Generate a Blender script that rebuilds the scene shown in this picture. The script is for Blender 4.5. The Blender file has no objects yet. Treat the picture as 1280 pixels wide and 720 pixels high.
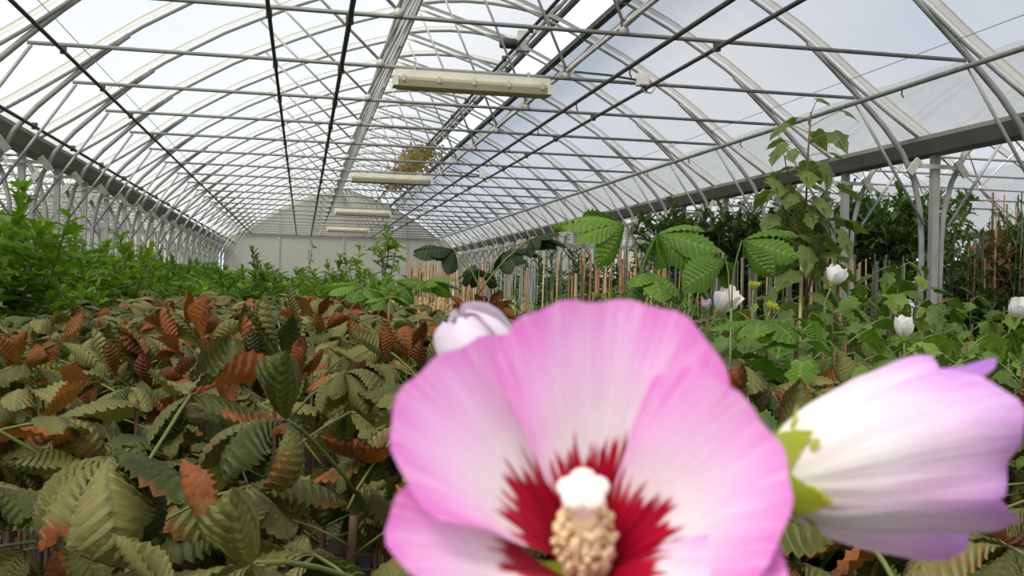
import bpy, math, random
from mathutils import Vector, Matrix, Euler, noise
random.seed(7)
R = random.Random(11)
scene = bpy.context.scene
C = scene.collection

# ------------------------------------------------------------------ camera
CH = 1.35                                   # eye height above the floor
CAMX = -1.424                               # stands left of the middle of the bay
YAW, PITCH, ROLL, FPX = 0.2018, 0.0002, 0.0246, 1280.0
cam_data = bpy.data.cameras.new('camera'); cam = bpy.data.objects.new('camera', cam_data); C.objects.link(cam)
cam_data.sensor_width = 36.0; cam_data.lens = 36.0 * FPX / 1280.0
cam_data.clip_start = 0.02; cam_data.clip_end = 500
cam.matrix_world = Matrix.Translation((CAMX, 0, CH)) @ Matrix.Rotation(-YAW, 4, 'Z') @ Matrix.Rotation(math.pi/2 + PITCH, 4, 'X') @ Matrix.Rotation(ROLL, 4, 'Z')
cam_data.dof.use_dof = True; cam_data.dof.focus_distance = 2.6; cam_data.dof.aperture_fstop = 22.0
scene.camera = cam
CM = cam.matrix_world.copy(); CR = CM.to_3x3()
def at(px, py, d):
    """world point seen in the photograph at (px, py), d metres in front of the lens"""
    return CM @ Vector(((px - 640) / FPX * d, -(py - 360) / FPX * d, -d))

# ------------------------------------------------------------------ light
def nodes_of(tree):
    tree.nodes.clear(); return tree.nodes, tree.links
w = bpy.data.worlds.new('sky'); scene.world = w; w.use_nodes = True
n, l = nodes_of(w.node_tree)
out = n.new('ShaderNodeOutputWorld'); bg = n.new('ShaderNodeBackground'); l.new(bg.outputs[0], out.inputs[0])
tc = n.new('ShaderNodeTexCoord'); nz = n.new('ShaderNodeTexNoise'); nz.inputs['Scale'].default_value = 3.2; nz.inputs['Detail'].default_value = 5
l.new(tc.outputs['Generated'], nz.inputs['Vector'])
cr = n.new('ShaderNodeValToRGB'); l.new(nz.outputs['Fac'], cr.inputs['Fac'])
cr.color_ramp.elements[0].position = 0.36; cr.color_ramp.elements[0].color = (0.64, 0.77, 0.98, 1)
cr.color_ramp.elements[1].position = 0.64; cr.color_ramp.elements[1].color = (0.98, 0.98, 1.0, 1)
l.new(cr.outputs[0], bg.inputs['Color']); bg.inputs['Strength'].default_value = 1.0
sd = bpy.data.lights.new('sun', 'SUN'); sd.energy = 9.0; sd.angle = math.radians(24); sd.color = (1.0, 0.94, 0.82)
so = bpy.data.objects.new('sun', sd); C.objects.link(so); so.location = (-8, -6, 14)
so.rotation_euler = Vector((0.50, 0.62, -0.80)).to_track_quat('-Z', 'Y').to_euler()
vs = scene.view_settings
vs.view_transform = 'Standard'; vs.look = 'None'; vs.exposure = 0.42; vs.gamma = 1.0; vs.use_curve_mapping = False

# ------------------------------------------------------------------ helpers
class MB:
    """collects shapes; build() links them as one mesh object"""
    def __init__(s): s.v = []; s.f = []; s.uv = []; s.has_uv = False; s.mi = []; s.cur = 0
    def add(s, vs_, fs, uvs=None):
        o = len(s.v); s.v += [tuple(v) for v in vs_]
        s.uv += list(uvs) if uvs else [(0, 0)] * len(vs_)
        if uvs: s.has_uv = True
        for f in fs: s.f.append(tuple(i + o for i in f)); s.mi.append(s.cur)
        return s
    def box(s, x0, x1, y0, y1, z0, z1):
        v = [(x, y, z) for z in (z0, z1) for y in (y0, y1) for x in (x0, x1)]
        return s.add(v, [(0,2,3,1),(4,5,7,6),(0,1,5,4),(2,6,7,3),(0,4,6,2),(1,3,7,5)])
    def tube(s, pts, r, sides=6, cap=True, rs=None):
        pts = [Vector(p) for p in pts]; rings = []; up = None
        for i, p in enumerate(pts):
            t = (pts[min(i+1, len(pts)-1)] - pts[max(i-1, 0)]).normalized()
            if up is None:
                up = Vector((0,0,1)) if abs(t.z) < 0.9 else Vector((0,1,0))
            a = t.cross(up).normalized(); b = a.cross(t).normalized(); up = b
            rr = rs[i] if rs else r
            rings.append([p + a * (rr*math.cos(2*math.pi*k/sides)) + b * (rr*math.sin(2*math.pi*k/sides)) for k in range(sides)])
        vs_ = [q for ring in rings for q in ring]; fs = []
        for i in range(len(pts)-1):
            for k in range(sides):
                k2 = (k+1) % sides
                fs.append((i*sides+k, i*sides+k2, (i+1)*sides+k2, (i+1)*sides+k))
        if cap:
            fs.append(tuple(reversed(range(sides)))); fs.append(tuple((len(pts)-1)*sides+k for k in range(sides)))
        uv = [(k/sides, i/max(1, len(pts)-1)) for i in range(len(pts)) for k in range(sides)]
        return s.add(vs_, fs, uv)
    def lathe(s, prof, seg=12, o=(0,0,0)):
        vs_ = [(o[0]+r*math.cos(2*math.pi*k/seg), o[1]+r*math.sin(2*math.pi*k/seg), o[2]+z) for r, z in prof for k in range(seg)]
        fs = [(i*seg+k, i*seg+(k+1) % seg, (i+1)*seg+(k+1) % seg, (i+1)*seg+k) for i in range(len(prof)-1) for k in range(seg)]
        return s.add(vs_, fs)
    def grid(s, nu, nv, fn):
        vs_, uv = [], []
        for i in range(nu+1):
            for j in range(nv+1):
                vs_.append(fn(i/nu, j/nv)); uv.append((i/nu, j/nv))
        fs = [(i*(nv+1)+j, (i+1)*(nv+1)+j, (i+1)*(nv+1)+j+1, i*(nv+1)+j+1) for i in range(nu) for j in range(nv)]
        return s.add(vs_, fs, uv)
    def mesh(s, name, mat, smooth=True):
        me = bpy.data.meshes.new(name); me.from_pydata(s.v, [], s.f)
        if s.has_uv:
            ul = me.uv_layers.new(name='UVMap')
            flat = []
            for lp in me.loops: flat += s.uv[lp.vertex_index]
            ul.data.foreach_set('uv', flat)
        for m in (mat if isinstance(mat, (list, tuple)) else [mat]): me.materials.append(M[m])
        if max(s.mi, default=0): me.polygons.foreach_set('material_index', s.mi)
        if smooth: me.polygons.foreach_set('use_smooth', [True]*len(me.polygons))
        me.update(); return me
    def build(s, name, mat, parent=None, smooth=True, loc=None):
        return put(name, s.mesh(name, mat, smooth), parent, Matrix.Translation(loc) if loc else None)
def put(name, me, parent=None, mtx=None):
    o = bpy.data.objects.new(name, me); C.objects.link(o)
    if parent is not None: o.parent = parent
    if mtx is not None: o.matrix_basis = mtx
    return o
def tag(o, label=None, cat=None, group=None, kind=None):
    if label: o['label'] = label
    if cat: o['category'] = cat
    if group: o['group'] = group
    if kind: o['kind'] = kind
    return o
def empty(name, loc=(0,0,0), rz=0):
    o = bpy.data.objects.new(name, None); C.objects.link(o); o.empty_display_size = 0.1
    o.location = loc; o.rotation_euler = (0, 0, rz); return o
def thing(name, label, cat, loc=(0,0,0), rz=0, group=None):
    return tag(empty(name, loc, rz), label, cat, group)

# ------------------------------------------------------------------ materials
M = {}
def newmat(name):
    m = bpy.data.materials.new(name); m.use_nodes = True; M[name] = m
    n, l = nodes_of(m.node_tree); o = n.new('ShaderNodeOutputMaterial'); return m, n, l, o
def mathn(n, l, op, a, b=None, c=None, clamp=False):
    q = n.new('ShaderNodeMath'); q.operation = op; q.use_clamp = clamp
    for i, x in enumerate((a, b, c)):
        if x is None: continue
        if isinstance(x, (int, float)): q.inputs[i].default_value = x
        else: l.new(x, q.inputs[i])
    return q.outputs[0]
def mixc(n, l, fac, a, b, mode='MIX'):
    q = n.new('ShaderNodeMix'); q.data_type = 'RGBA'; q.blend_type = mode
    for i, x in ((0, fac), (6, a), (7, b)):
        if isinstance(x, (int, float)): q.inputs[i].default_value = x
        elif isinstance(x, tuple): q.inputs[i].default_value = (*x, 1)
        else: l.new(x, q.inputs[i])
    return q.outputs[2]
def noisen(n, l, scale, detail=3, vec=None, rough=0.55):
    q = n.new('ShaderNodeTexNoise'); q.inputs['Scale'].default_value = scale; q.inputs['Detail'].default_value = detail; q.inputs['Roughness'].default_value = rough
    if vec is not None: l.new(vec, q.inputs['Vector'])
    return q
def ramp(n, l, fac, stops):
    q = n.new('ShaderNodeValToRGB'); l.new(fac, q.inputs['Fac']); e = q.color_ramp.elements
    while len(e) < len(stops): e.new(0.5)
    for el, (p, c) in zip(e, stops): el.position = p; el.color = (*c, 1) if len(c) == 3 else c
    return q.outputs['Color']
def principled(n, l, o, color, rough=0.6, metal=0.0, spec=0.5, trans=0.0):
    p = n.new('ShaderNodeBsdfPrincipled')
    if isinstance(color, tuple): p.inputs['Base Color'].default_value = (*color, 1)
    else: l.new(color, p.inputs['Base Color'])
    p.inputs['Roughness'].default_value = rough; p.inputs['Metallic'].default_value = metal; p.inputs['Specular IOR Level'].default_value = spec
    l.new(p.outputs[0], o.inputs[0]); return p
def simple(name, c1, c2=None, rough=0.6, metal=0.0, scale=6, spec=0.4, bump=0):
    m, n, l, o = newmat(name); tc = n.new('ShaderNodeTexCoord')
    nz = noisen(n, l, scale, 4, tc.outputs['Object'])
    col = ramp(n, l, nz.outputs['Fac'], [(0.3, c1), (0.7, c2 or tuple(x*0.8 for x in c1))])
    p = principled(n, l, o, col, rough, metal, spec)
    if bump:
        b = n.new('ShaderNodeBump'); b.inputs['Strength'].default_value = bump; l.new(nz.outputs['Fac'], b.inputs['Height']); l.new(b.outputs[0], p.inputs['Normal'])
    return m
def leafy(name, cols, trans=0.35, rough=0.5, hue_rand=True, scale=9, vein=None, pleat=0, edge=None, spec=0.35, veincol=None, vb=0.0055):
    """leaf: colour varies by object and over the blade, light passes through"""
    m, n, l, o = newmat(name)
    oi = n.new('ShaderNodeObjectInfo'); tc = n.new('ShaderNodeTexCoord'); uv = n.new('ShaderNodeUVMap')
    add = n.new('ShaderNodeVectorMath'); add.operation = 'ADD'
    sc = n.new('ShaderNodeVectorMath'); sc.operation = 'SCALE'; sc.inputs[0].default_value = (37, 53, 71); l.new(oi.outputs['Random'], sc.inputs['Scale'])
    l.new(tc.outputs['Object'], add.inputs[0]); l.new(sc.outputs[0], add.inputs[1])
    nz = noisen(n, l, scale, 4, add.outputs[0])
    f = mathn(n, l, 'ADD', mathn(n, l, 'MULTIPLY', oi.outputs['Random'], 0.6), mathn(n, l, 'MULTIPLY', nz.outputs['Fac'], 0.5))
    k = len(cols); col = ramp(n, l, f, [(0.12 + 0.76*i/(k-1), c) for i, c in enumerate(cols)])
    sep = n.new('ShaderNodeSeparateXYZ'); l.new(uv.outputs[0], sep.inputs[0]); U, V = sep.outputs[0], sep.outputs[1]
    vv = mathn(n, l, 'ABSOLUTE', mathn(n, l, 'SUBTRACT', mathn(n, l, 'MULTIPLY', V, 2.0), 1.0))     # 0 at midrib, 1 at margin
    if vein:
        nv, lean, amt = vein
        ph = mathn(n, l, 'SUBTRACT', mathn(n, l, 'MULTIPLY', U, nv), mathn(n, l, 'MULTIPLY', vv, lean))
        fr = mathn(n, l, 'ABSOLUTE', mathn(n, l, 'SUBTRACT', mathn(n, l, 'FRACT', ph), 0.5))
        side = mathn(n, l, 'GREATER_THAN', fr, 0.44)
        mid = mathn(n, l, 'LESS_THAN', vv, 0.06)
        vm = mathn(n, l, 'MULTIPLY', mathn(n, l, 'MAXIMUM', side, mid), amt)
        col = mixc(n, l, vm, col, veincol or (0.30, 0.33, 0.13)); pleat = fr
    if edge:                                     # scorched, rust-brown patches eating in from tip and margin
        e1, e2, thr = edge
        n2 = noisen(n, l, 5.5, 5, add.outputs[0], 0.6)
        g = mathn(n, l, 'ADD', mathn(n, l, 'MULTIPLY', n2.outputs['Fac'], 1.0), mathn(n, l, 'ADD', mathn(n, l, 'MULTIPLY', U, 0.14), mathn(n, l, 'MULTIPLY', vv, 0.10)))
        rnd = mathn(n, l, 'FRACT', mathn(n, l, 'MULTIPLY', oi.outputs['Random'], 17.31))
        g = mathn(n, l, 'ADD', g, mathn(n, l, 'MULTIPLY', mathn(n, l, 'POWER', rnd, 5.0), 0.34))
        mk = mathn(n, l, 'MULTIPLY_ADD', mathn(n, l, 'SUBTRACT', g, thr), 9.0, 0.5, clamp=True)
        n3 = noisen(n, l, 26, 3, add.outputs[0])
        col = mixc(n, l, mk, col, ramp(n, l, n3.outputs['Fac'], [(0.35, e1), (0.65, e2)]))
    p = n.new('ShaderNodeBsdfPrincipled'); l.new(col, p.inputs['Base Color']); p.inputs['Roughness'].default_value = rough; p.inputs['Specular IOR Level'].default_value = spec
    nb = noisen(n, l, 60, 2, tc.outputs['Object']); b = n.new('ShaderNodeBump'); b.inputs['Strength'].default_value = 0.25; b.inputs['Distance'].default_value = 0.004
    l.new(nb.outputs['Fac'], b.inputs['Height']); l.new(b.outputs[0], p.inputs['Normal'])
    if vein:
        b2 = n.new('ShaderNodeBump'); b2.inputs['Strength'].default_value = 0.9; b2.inputs['Distance'].default_value = vb; b2.invert = True
        l.new(pleat, b2.inputs['Height']); l.new(b.outputs[0], b2.inputs['Normal']); l.new(b2.outputs[0], p.inputs['Normal'])
    t = n.new('ShaderNodeBsdfTranslucent'); l.new(mixc(n, l, 1.0, col, (1.0, 1.25, 0.55), 'MULTIPLY'), t.inputs['Color'])
    mx = n.new('ShaderNodeMixShader'); mx.inputs[0].default_value = trans
    l.new(p.outputs[0], mx.inputs[1]); l.new(t.outputs[0], mx.inputs[2]); l.new(mx.outputs[0], o.inputs[0])
    return m
def film(name, tcol, dcol, fac, gloss=0.04, streak=0.0, milk=0.35):
    """polythene: see-through share and milky share, faint gloss"""
    m, n, l, o = newmat(name)
    tr = n.new('ShaderNodeBsdfTransparent'); tr.inputs[0].default_value = (*tcol, 1)
    tl = n.new('ShaderNodeBsdfTranslucent'); df = n.new('ShaderNodeBsdfDiffuse')
    tl.inputs[0].default_value = (*dcol, 1); df.inputs[0].default_value = (*dcol, 1)
    mk = n.new('ShaderNodeMixShader'); mk.inputs[0].default_value = milk; l.new(tl.outputs[0], mk.inputs[1]); l.new(df.outputs[0], mk.inputs[2])
    tc = n.new('ShaderNodeTexCoord'); mp = n.new('ShaderNodeMapping'); mp.inputs['Scale'].default_value = (0.6, 2.2, 0.6); l.new(tc.outputs['Object'], mp.inputs[0])
    nz = noisen(n, l, 2.0, 5, mp.outputs[0])
    fac_s = mathn(n, l, 'ADD', fac - streak*0.5, mathn(n, l, 'MULTIPLY', nz.outputs['Fac'], streak))
    mx = n.new('ShaderNodeMixShader'); l.new(fac_s, mx.inputs[0]); l.new(tr.outputs[0], mx.inputs[1]); l.new(mk.outputs[0], mx.inputs[2])
    gl = n.new('ShaderNodeBsdfGlossy'); gl.inputs['Roughness'].default_value = 0.25
    m2 = n.new('ShaderNodeMixShader'); m2.inputs[0].default_value = gloss; l.new(mx.outputs[0], m2.inputs[1]); l.new(gl.outputs[0], m2.inputs[2])
    l.new(m2.outputs[0], o.inputs[0]); return m

simple('galv', (0.46, 0.46, 0.44), (0.34, 0.34, 0.32), 0.55, 0.25, 9)
simple('arch_steel', (0.40, 0.40, 0.37), (0.32, 0.315, 0.29), 0.55, 0.1, 7)
simple('post_steel', (0.36, 0.36, 0.335), (0.27, 0.27, 0.25), 0.6, 0.15, 7)
simple('chord_steel', (0.27, 0.27, 0.25), (0.20, 0.20, 0.185), 0.55, 0.2, 9)
simple('dark_pipe', (0.050, 0.050, 0.048), (0.085, 0.083, 0.075), 0.6, 0.0, 9)
simple('gutter_steel', (0.30, 0.29, 0.26), (0.20, 0.19, 0.165), 0.7, 0.1, 3)
simple('plate_steel', (0.62, 0.60, 0.52), (0.45, 0.43, 0.36), 0.6, 0.1, 14)
simple('alu', (0.72, 0.71, 0.68), (0.48, 0.47, 0.44), 0.5, 0.2, 8)
simple('cream_enamel', (0.78, 0.75, 0.64), (0.66, 0.62, 0.50), 0.45, 0, 5)
simple('old_acrylic', (0.44, 0.41, 0.28), (0.36, 0.33, 0.21), 0.35, 0, 5)
simple('white_plastic', (0.78, 0.75, 0.68), (0.68, 0.65, 0.58), 0.5, 0, 8)
simple('black_plastic', (0.03, 0.03, 0.03), (0.05, 0.05, 0.05), 0.5, 0, 8)
simple('ground_cloth', (0.035, 0.034, 0.030), (0.07, 0.066, 0.055), 0.95, 0, 5, 0.1, 0.4)
simple('soil', (0.05, 0.035, 0.024), (0.025, 0.018, 0.013), 0.95, 0, 40, 0.1, 0.6)
simple('pot_plastic', (0.025, 0.025, 0.027), (0.04, 0.04, 0.04), 0.5, 0, 6)
film('roof_film', (0.80, 0.83, 0.87), (0.375, 0.385, 0.40), 0.72, 0.03, 0.14)
film('clamp_film', (0.9, 0.9, 0.9), (0.56, 0.555, 0.53), 0.97, 0.02, 0.0, milk=0.12)
film('end_sheet', (0.75, 0.76, 0.70), (0.62, 0.605, 0.52), 0.86, 0.02, 0.10)
film('side_sheet', (0.78, 0.80, 0.80), (0.85, 0.87, 0.86), 0.70, 0.02, 0.1)

# ------------------------------------------------------------------ the greenhouse
SP = 1.65; Y2 = 8.784; K0, K1 = -6, 21
def YK(k): return Y2 + SP * (k - 2)
HALF = 4.47; BAY = 2 * HALF
Z = lambda z: z + CH
ARC = [(0.0, 3.72), (0.45, 3.59), (1.07, 3.39), (1.55, 3.20), (1.99, 3.0), (2.36, 2.82), (2.70, 2.62), (3.0, 2.44), (3.30, 2.23), (3.62, 1.98), (3.98, 1.73), (4.33, 1.50)]
def offset(pts, d):
    out_ = []
    for i, p in enumerate(pts):
        a = Vector(pts[max(0, i-1)]); b = Vector(pts[min(len(pts)-1, i+1)]); t = (b-a).normalized(); nn = Vector((-t.y, t.x))
        if nn.y < 0: nn = -nn
        out_.append((p[0] + nn.x*d, p[1] + nn.y*d))
    return out_
YEND = YK(K1)

MB().box(-40, 60, -30, 160, -0.3, 0).build('floor', 'ground_cloth', smooth=False)['kind'] = 'structure'

def strip_mesh(pts, y0, y1, th, s=1):
    b = MB(); o = offset(pts, th)
    for i in range(len(pts)-1):
        (xa, za), (xb, zb), (xc, zc), (xd, zd) = pts[i], pts[i+1], o[i+1], o[i]
        q = [(s*x, y, Z(z)) for y in (y0, y1) for x, z in ((xa, za), (xb, zb), (xc, zc), (xd, zd))]
        b.add(q, [(0,1,2,3), (7,6,5,4), (0,4,5,1), (3,2,6,7)] + ([(0,3,7,4)] if i == 0 else []) + ([(1,5,6,2)] if i == len(pts)-2 else []))
    return b
def film_mesh(pts, s=1):
    b = MB(); b.grid(len(pts)-1, 4, lambda u, v: (s*pts[round(u*(len(pts)-1))][0], 0.035 + v*(SP - 0.105), Z(pts[round(u*(len(pts)-1))][1]) - 0.012*math.sin(math.pi*v)))
    return b
# film panels: one for each span and each side of the ridge
FIL = offset(ARC, 0.075)
FILR = [p for p in FIL if p[0] >= 1.5]; FILR[0] = (1.86, FIL[4][1] + 0.055)
fm_full = {s: film_mesh(FIL, s).mesh('film_panel', 'roof_film') for s in (-1, 1)}
fm_right = film_mesh(FILR, 1).mesh('film_panel', 'roof_film')
BAYS = [(0, 0), (-1, 0), (1, 0), (2, 0)]
for b, _ in BAYS:
    r = empty('ceiling', (b*BAY, 0, 0)); tag(r, kind='structure')
    r['label'] = 'milky polythene film roof over the bay'
    for k in range(K0, K1):
        put('film_panel', fm_full[-1], r, Matrix.Translation((0, YK(k), 0)))
        put('film_panel', fm_right, r, Matrix.Translation((0, YK(k), 0)))

# trusses
def zpt(x, z, y=0): return (x, y, Z(z))
t_meshes = {}
def tm(name, builder, mat):
    t_meshes[name] = builder.mesh(name, mat); return t_meshes[name]
KNEE = [(3.12, 2.35), (3.36, 2.165), (3.62, 1.93), (3.94, 1.62), (4.14, 1.38), (4.27, 1.12), (4.34, 0.84), (4.365, 0.55), (4.37, 0.2), (4.37, -CH)]
parts = []
for s in (-1, 1):
    nm = 'L' if s < 0 else 'R'
    parts.append(('arch', MB().tube([zpt(s*x, z) for x, z in ARC], 0.017, 8).mesh('arch', 'arch_steel')))
    parts.append(('clamping_strip', strip_mesh(offset(ARC, 0.062), -0.068, 0.033, 0.016, s).mesh('clamping_strip', 'clamp_film', False)))
    parts.append(('hoop_leg', MB().tube([zpt(s*x, z, 0.0 if x < 3.3 else 0.03) for x, z in KNEE], 0.027, 8).mesh('hoop_leg', 'post_steel')))
    parts.append(('brace', MB().tube([zpt(s*3.58, 1.84, -0.04), zpt(s*4.34, 0.70, -0.04)], 0.015, 6).mesh('brace', 'galv')))
    parts.append(('web', MB().tube([zpt(s*0.84, 1.89), zpt(s*0.04, 3.66)], 0.013, 6).mesh('web', 'galv')))
    parts.append(('web', MB().tube([zpt(s*0.80, 1.89), zpt(s*1.96, 2.99)], 0.013, 6).mesh('web', 'galv')))
    pl = MB()
    pl.lathe([(0, -0.025), (0.032, -0.025), (0.036, 0), (0.032, 0.025), (0, 0.025)], 10)
    pl.v = [(x + s*0.82, y_*0.0 + z_, Z(1.89) + y_) for x, y_, z_ in pl.v]
    parts.append(('gusset_plate', pl.mesh('gusset_plate', 'plate_steel')))
parts.append(('chord', MB().tube([zpt(-3.62, 1.865), zpt(3.62, 1.865)], 0.0165, 8).mesh('chord', 'chord_steel')))
TL = {0: ('galvanised hoop roof truss with chord and struts across the middle bay', 'roof trusses of the middle bay'),
      -1: ('galvanised hoop roof truss of the bay beyond the oak saplings', 'roof trusses of the bay behind the oak saplings'),
      1: ('galvanised hoop roof truss of the bay beyond the hibiscus bushes', 'roof trusses of the bay behind the hibiscus bushes'),
      2: ('galvanised hoop roof truss of the outermost bay past the caned trees', 'roof trusses of the outermost bay')}
TS = {2: 'galvanised hoop roof truss whose chord carries the biggest strip lamp', 7: 'galvanised hoop roof truss whose chord carries the second strip lamp', 12: 'galvanised hoop roof truss whose chord carries the third strip lamp', 17: 'galvanised hoop roof truss whose chord carries the last strip lamp', 21: 'galvanised hoop roof truss standing against the end wall of the middle bay'}
for b, kmin in ((0, K0), (-1, 0), (1, 0), (2, 1)):
    for k in range(kmin, K1 + 1):
        r = thing('roof_truss', TL[b][0], 'roof truss', (b*BAY, YK(k), 0), 0, TL[b][1])
        if b == 0 and k in TS: r['label'] = TS[k]
        for nme, me in parts: put(nme, me, r)

# posts with their spreader brackets
col_me = MB().box(-0.035, 0.035, -0.035, 0.035, 0, Z(1.37)).mesh('column', 'post_steel', False)
br = MB().box(-0.22, 0.22, -0.05, -0.036, Z(1.235), Z(1.275))
brk_me = br.mesh('spreader_bar', 'plate_steel', False)
clips = []
for s in (-1, 1):
    q = MB(); q.box(-0.035, 0.035, -0.06, -0.03, -0.085, 0.085)
    a = s*math.radians(38)
    q.v = [(x*math.cos(a) - z*math.sin(a)*-1*-1 + s*0.25, y, x*math.sin(a) + z*math.cos(a) + Z(1.245)) for x, y, z in q.v]
    clips.append(q.mesh('clamp_plate', 'plate_steel', False))
PLAB = {-1.5: ('square galvanised post with spreader bracket far beyond the oak saplings', 'posts of the far row behind the oak saplings'),
        -0.5: ('square galvanised post with spreader bracket beside the oak saplings', 'posts behind the oak saplings'),
        0.5: ('square galvanised post with spreader bracket behind the hibiscus bushes', 'posts behind the hibiscus bushes'),
        1.5: ('square galvanised post with spreader bracket in the row past the caned trees', 'posts past the caned trees')}
for row in (-1.5, -0.5, 0.5, 1.5):
    for k in range(-1 if abs(row) < 1 else 1, K1 + 1):
        r = thing('support_post', PLAB[row][0], 'post', (row*BAY, YK(k), 0), 0, PLAB[row][1])
        put('column', col_me, r); put('spreader_bar', brk_me, r)
        for c_ in clips: put('clamp_plate', c_, r)

# gutters
def gutter(x, label):
    b = MB(); y0, y1 = YK(K0), YEND
    prof = [(-0.20, 1.53), (-0.20, 1.49), (-0.10, 1.375), (0.10, 1.375), (0.20, 1.49), (0.20, 1.53), (0.18, 1.53), (0.09, 1.40), (-0.09, 1.40), (-0.18, 1.53)]
    v = [(px, y, Z(pz)) for y in (y0, y1) for px, pz in prof]; m_ = len(prof)
    b.add(v, [(i, (i+1) % m_, m_ + (i+1) % m_, m_ + i) for i in range(m_)] + [tuple(reversed(range(m_))), tuple(range(m_, 2*m_))])
    o = b.build('roof_gutter', 'gutter_steel', None, False); o.location = (x, 0, 0)
    tag(o, label, 'gutter')
gutter(-HALF, 'long steel valley gutter over the posts beside the oak saplings')
gutter(HALF, 'long steel valley gutter over the posts behind the hibiscus bushes')
gutter(HALF + BAY, 'long steel valley gutter over the far posts past the caned trees')
gutter(-HALF - BAY, 'long steel gutter of the far side wall behind the oak saplings')

# long pipes running the length of the bay
def pipe(name, x, z, r, mat, label, k0=K0, cat='pipe', hooks=0, y0=None):
    t = thing(name, label, cat, (x, 0, Z(z)))
    MB().tube([(0, YK(k0) if y0 is None else y0, 0), (0, YEND, 0)], r, 8).build('tube', mat, t)
    if hooks:
        h = MB().tube([(0, 0, -r*0.5), (0.0, 0.01, -0.05), (0.012, 0.0, -0.085)], 0.007, 5).mesh('hook', 'dark_pipe')
        for k in range(0, hooks): put('hook', h, t, Matrix.Translation((0, YK(1) + 0.8 + k*SP, 0)))
    else:
        c = MB().box(-r*1.4, r*1.4, -0.02, 0.02, -r*1.4, r*2.2).mesh('clip', 'dark_pipe', False)
        for k in range(0, K1): put('clip', c, t, Matrix.Translation((0, YK(k), 0)))
pipe('irrigation_pipe', -3.35, 1.815, 0.016, 'dark_pipe', 'black irrigation pipe hung under the chords closest to the oak saplings')
pipe('irrigation_pipe', -1.69, 1.815, 0.015, 'dark_pipe', 'slim black irrigation pipe under the chords, second from the oak saplings')
pipe('irrigation_pipe', -1.15, 1.815, 0.019, 'dark_pipe', 'thickest black irrigation pipe under the chords, third from the oak saplings')
pipe('irrigation_pipe', 1.13, 1.815, 0.018, 'dark_pipe', 'dark pipe with small hanging hooks, next to the lamps', hooks=14)
pipe('conduit_pipe', 1.54, 1.815, 0.017, 'dark_pipe', 'black conduit pipe carrying the white junction boxes')
pipe('purlin_pipe', 3.57, 1.80, 0.022, 'chord_steel', 'grey purlin pipe along the chord ends on the hibiscus side', hooks=12)
pipe('purlin_pipe', 0.82, 1.93, 0.017, 'alu', 'bright purlin tube through the gusset plates under the roof vent')
pipe('purlin_pipe', -3.95, 1.42, 0.017, 'dark_pipe', 'thin dark pipe along the gutter lip beside the oak saplings')
pipe('drive_shaft', 1.2, 3.12, 0.022, 'dark_pipe', 'dark vent drive shaft under the open roof vent', cat='shaft')
for x, z, lab in ((3.3, 1.93, 'thin taut wire above the chords on the hibiscus side'), (-3.3, 1.95, 'thin taut wire above the chords on the oak sapling side')):
    tag(MB().tube([(x, YK(K0), Z(z)), (x, YEND, Z(z))], 0.0035, 5).build('support_wire', 'galv'), lab, 'wire')
# ridge profile: ribbed aluminium strip at the left of the apex
t = thing('ridge_profile', 'ribbed aluminium ridge profile running along the apex of the roof', 'ridge profile', (-0.165, 0, Z(3.58)))
MB().box(-0.14, 0.14, YK(K0), YEND, 0.0, 0.02).build('base_strip', 'clamp_film', t, False)
rb = MB().box(-0.008, 0.008, YK(K0), YEND, -0.02, 0.0).mesh('rib', 'galv', False)
for i in range(5): put('rib', rb, t, Matrix.Translation((-0.12 + 0.06*i, 0, 0)))

# open roof vent
FL = [(0.0, 3.78), (0.32, 3.84), (0.66, 3.87), (1.0, 3.87), (1.33, 3.84), (1.64, 3.79), (1.90, 3.72)]
t = thing('roof_vent', 'long curved roof vent flap propped open beside the ridge', 'roof vent')
vf = film_mesh(offset(FL, 0.05), 1).mesh('flap_film', 'roof_film'); vr = MB().tube([zpt(x, z) for x, z in FL], 0.022, 6).mesh('rib', 'arch_steel')
vs2 = strip_mesh(offset(FL, 0.04), -0.068, 0.033, 0.016).mesh('flap_strip', 'clamp_film', False)
for k in range(K0, K1):
    put('flap_film', vf, t, Matrix.Translation((0, YK(k), 0)))
for k in range(K0, K1 + 1):
    put('rib', vr, t, Matrix.Translation((0, YK(k), 0))); put('flap_strip', vs2, t, Matrix.Translation((0, YK(k), 0)))
MB().box(1.88, 1.95, YK(K0), YEND, Z(3.68), Z(3.74)).build('edge_bar', 'dark_pipe', t, False)
MB().box(1.78, 1.82, YK(K0), YEND, Z(3.70), Z(3.735)).build('edge_bar', 'chord_steel', t, False)
rk = MB().tube([zpt(1.22, 3.02), zpt(1.34, 3.22), zpt(1.56, 3.50), zpt(1.86, 3.70)], 0.012, 5).mesh('rack', 'galv')
for k in range(-2, K1 + 1): put('rack', rk, t, Matrix.Translation((0, YK(k) + 0.3, 0)))
o = MB().box(1.82, 1.90, YK(K0), YEND, Z(3.06), Z(3.125)).build('vent_sill', 'dark_pipe', None, False); tag(o, 'dark sill rail along the open side of the roof vent', 'rail')
# vent motor on the shaft
mk = 7
ym = 12.9
t = thing('vent_motor', 'small dark gear motor on the vent drive shaft', 'motor', (1.2, ym, Z(3.12)))
mt = MB(); mt.lathe([(0, -0.16), (0.06, -0.16), (0.07, -0.14), (0.07, 0.04), (0.05, 0.06), (0, 0.06)], 12); mt.v = [(z - 0.06, x, y + 0.02) for x, y, z in mt.v]; mt.build('motor_body', 'black_plastic', t)
MB().box(0.0, 0.14, -0.06, 0.06, -0.07, 0.07).build('gearbox', 'galv', t, False)
MB().box(0.02, 0.16, -0.02, 0.10, 0.07, 0.20).build('mounting_bracket', 'plate_steel', t, False)

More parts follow.
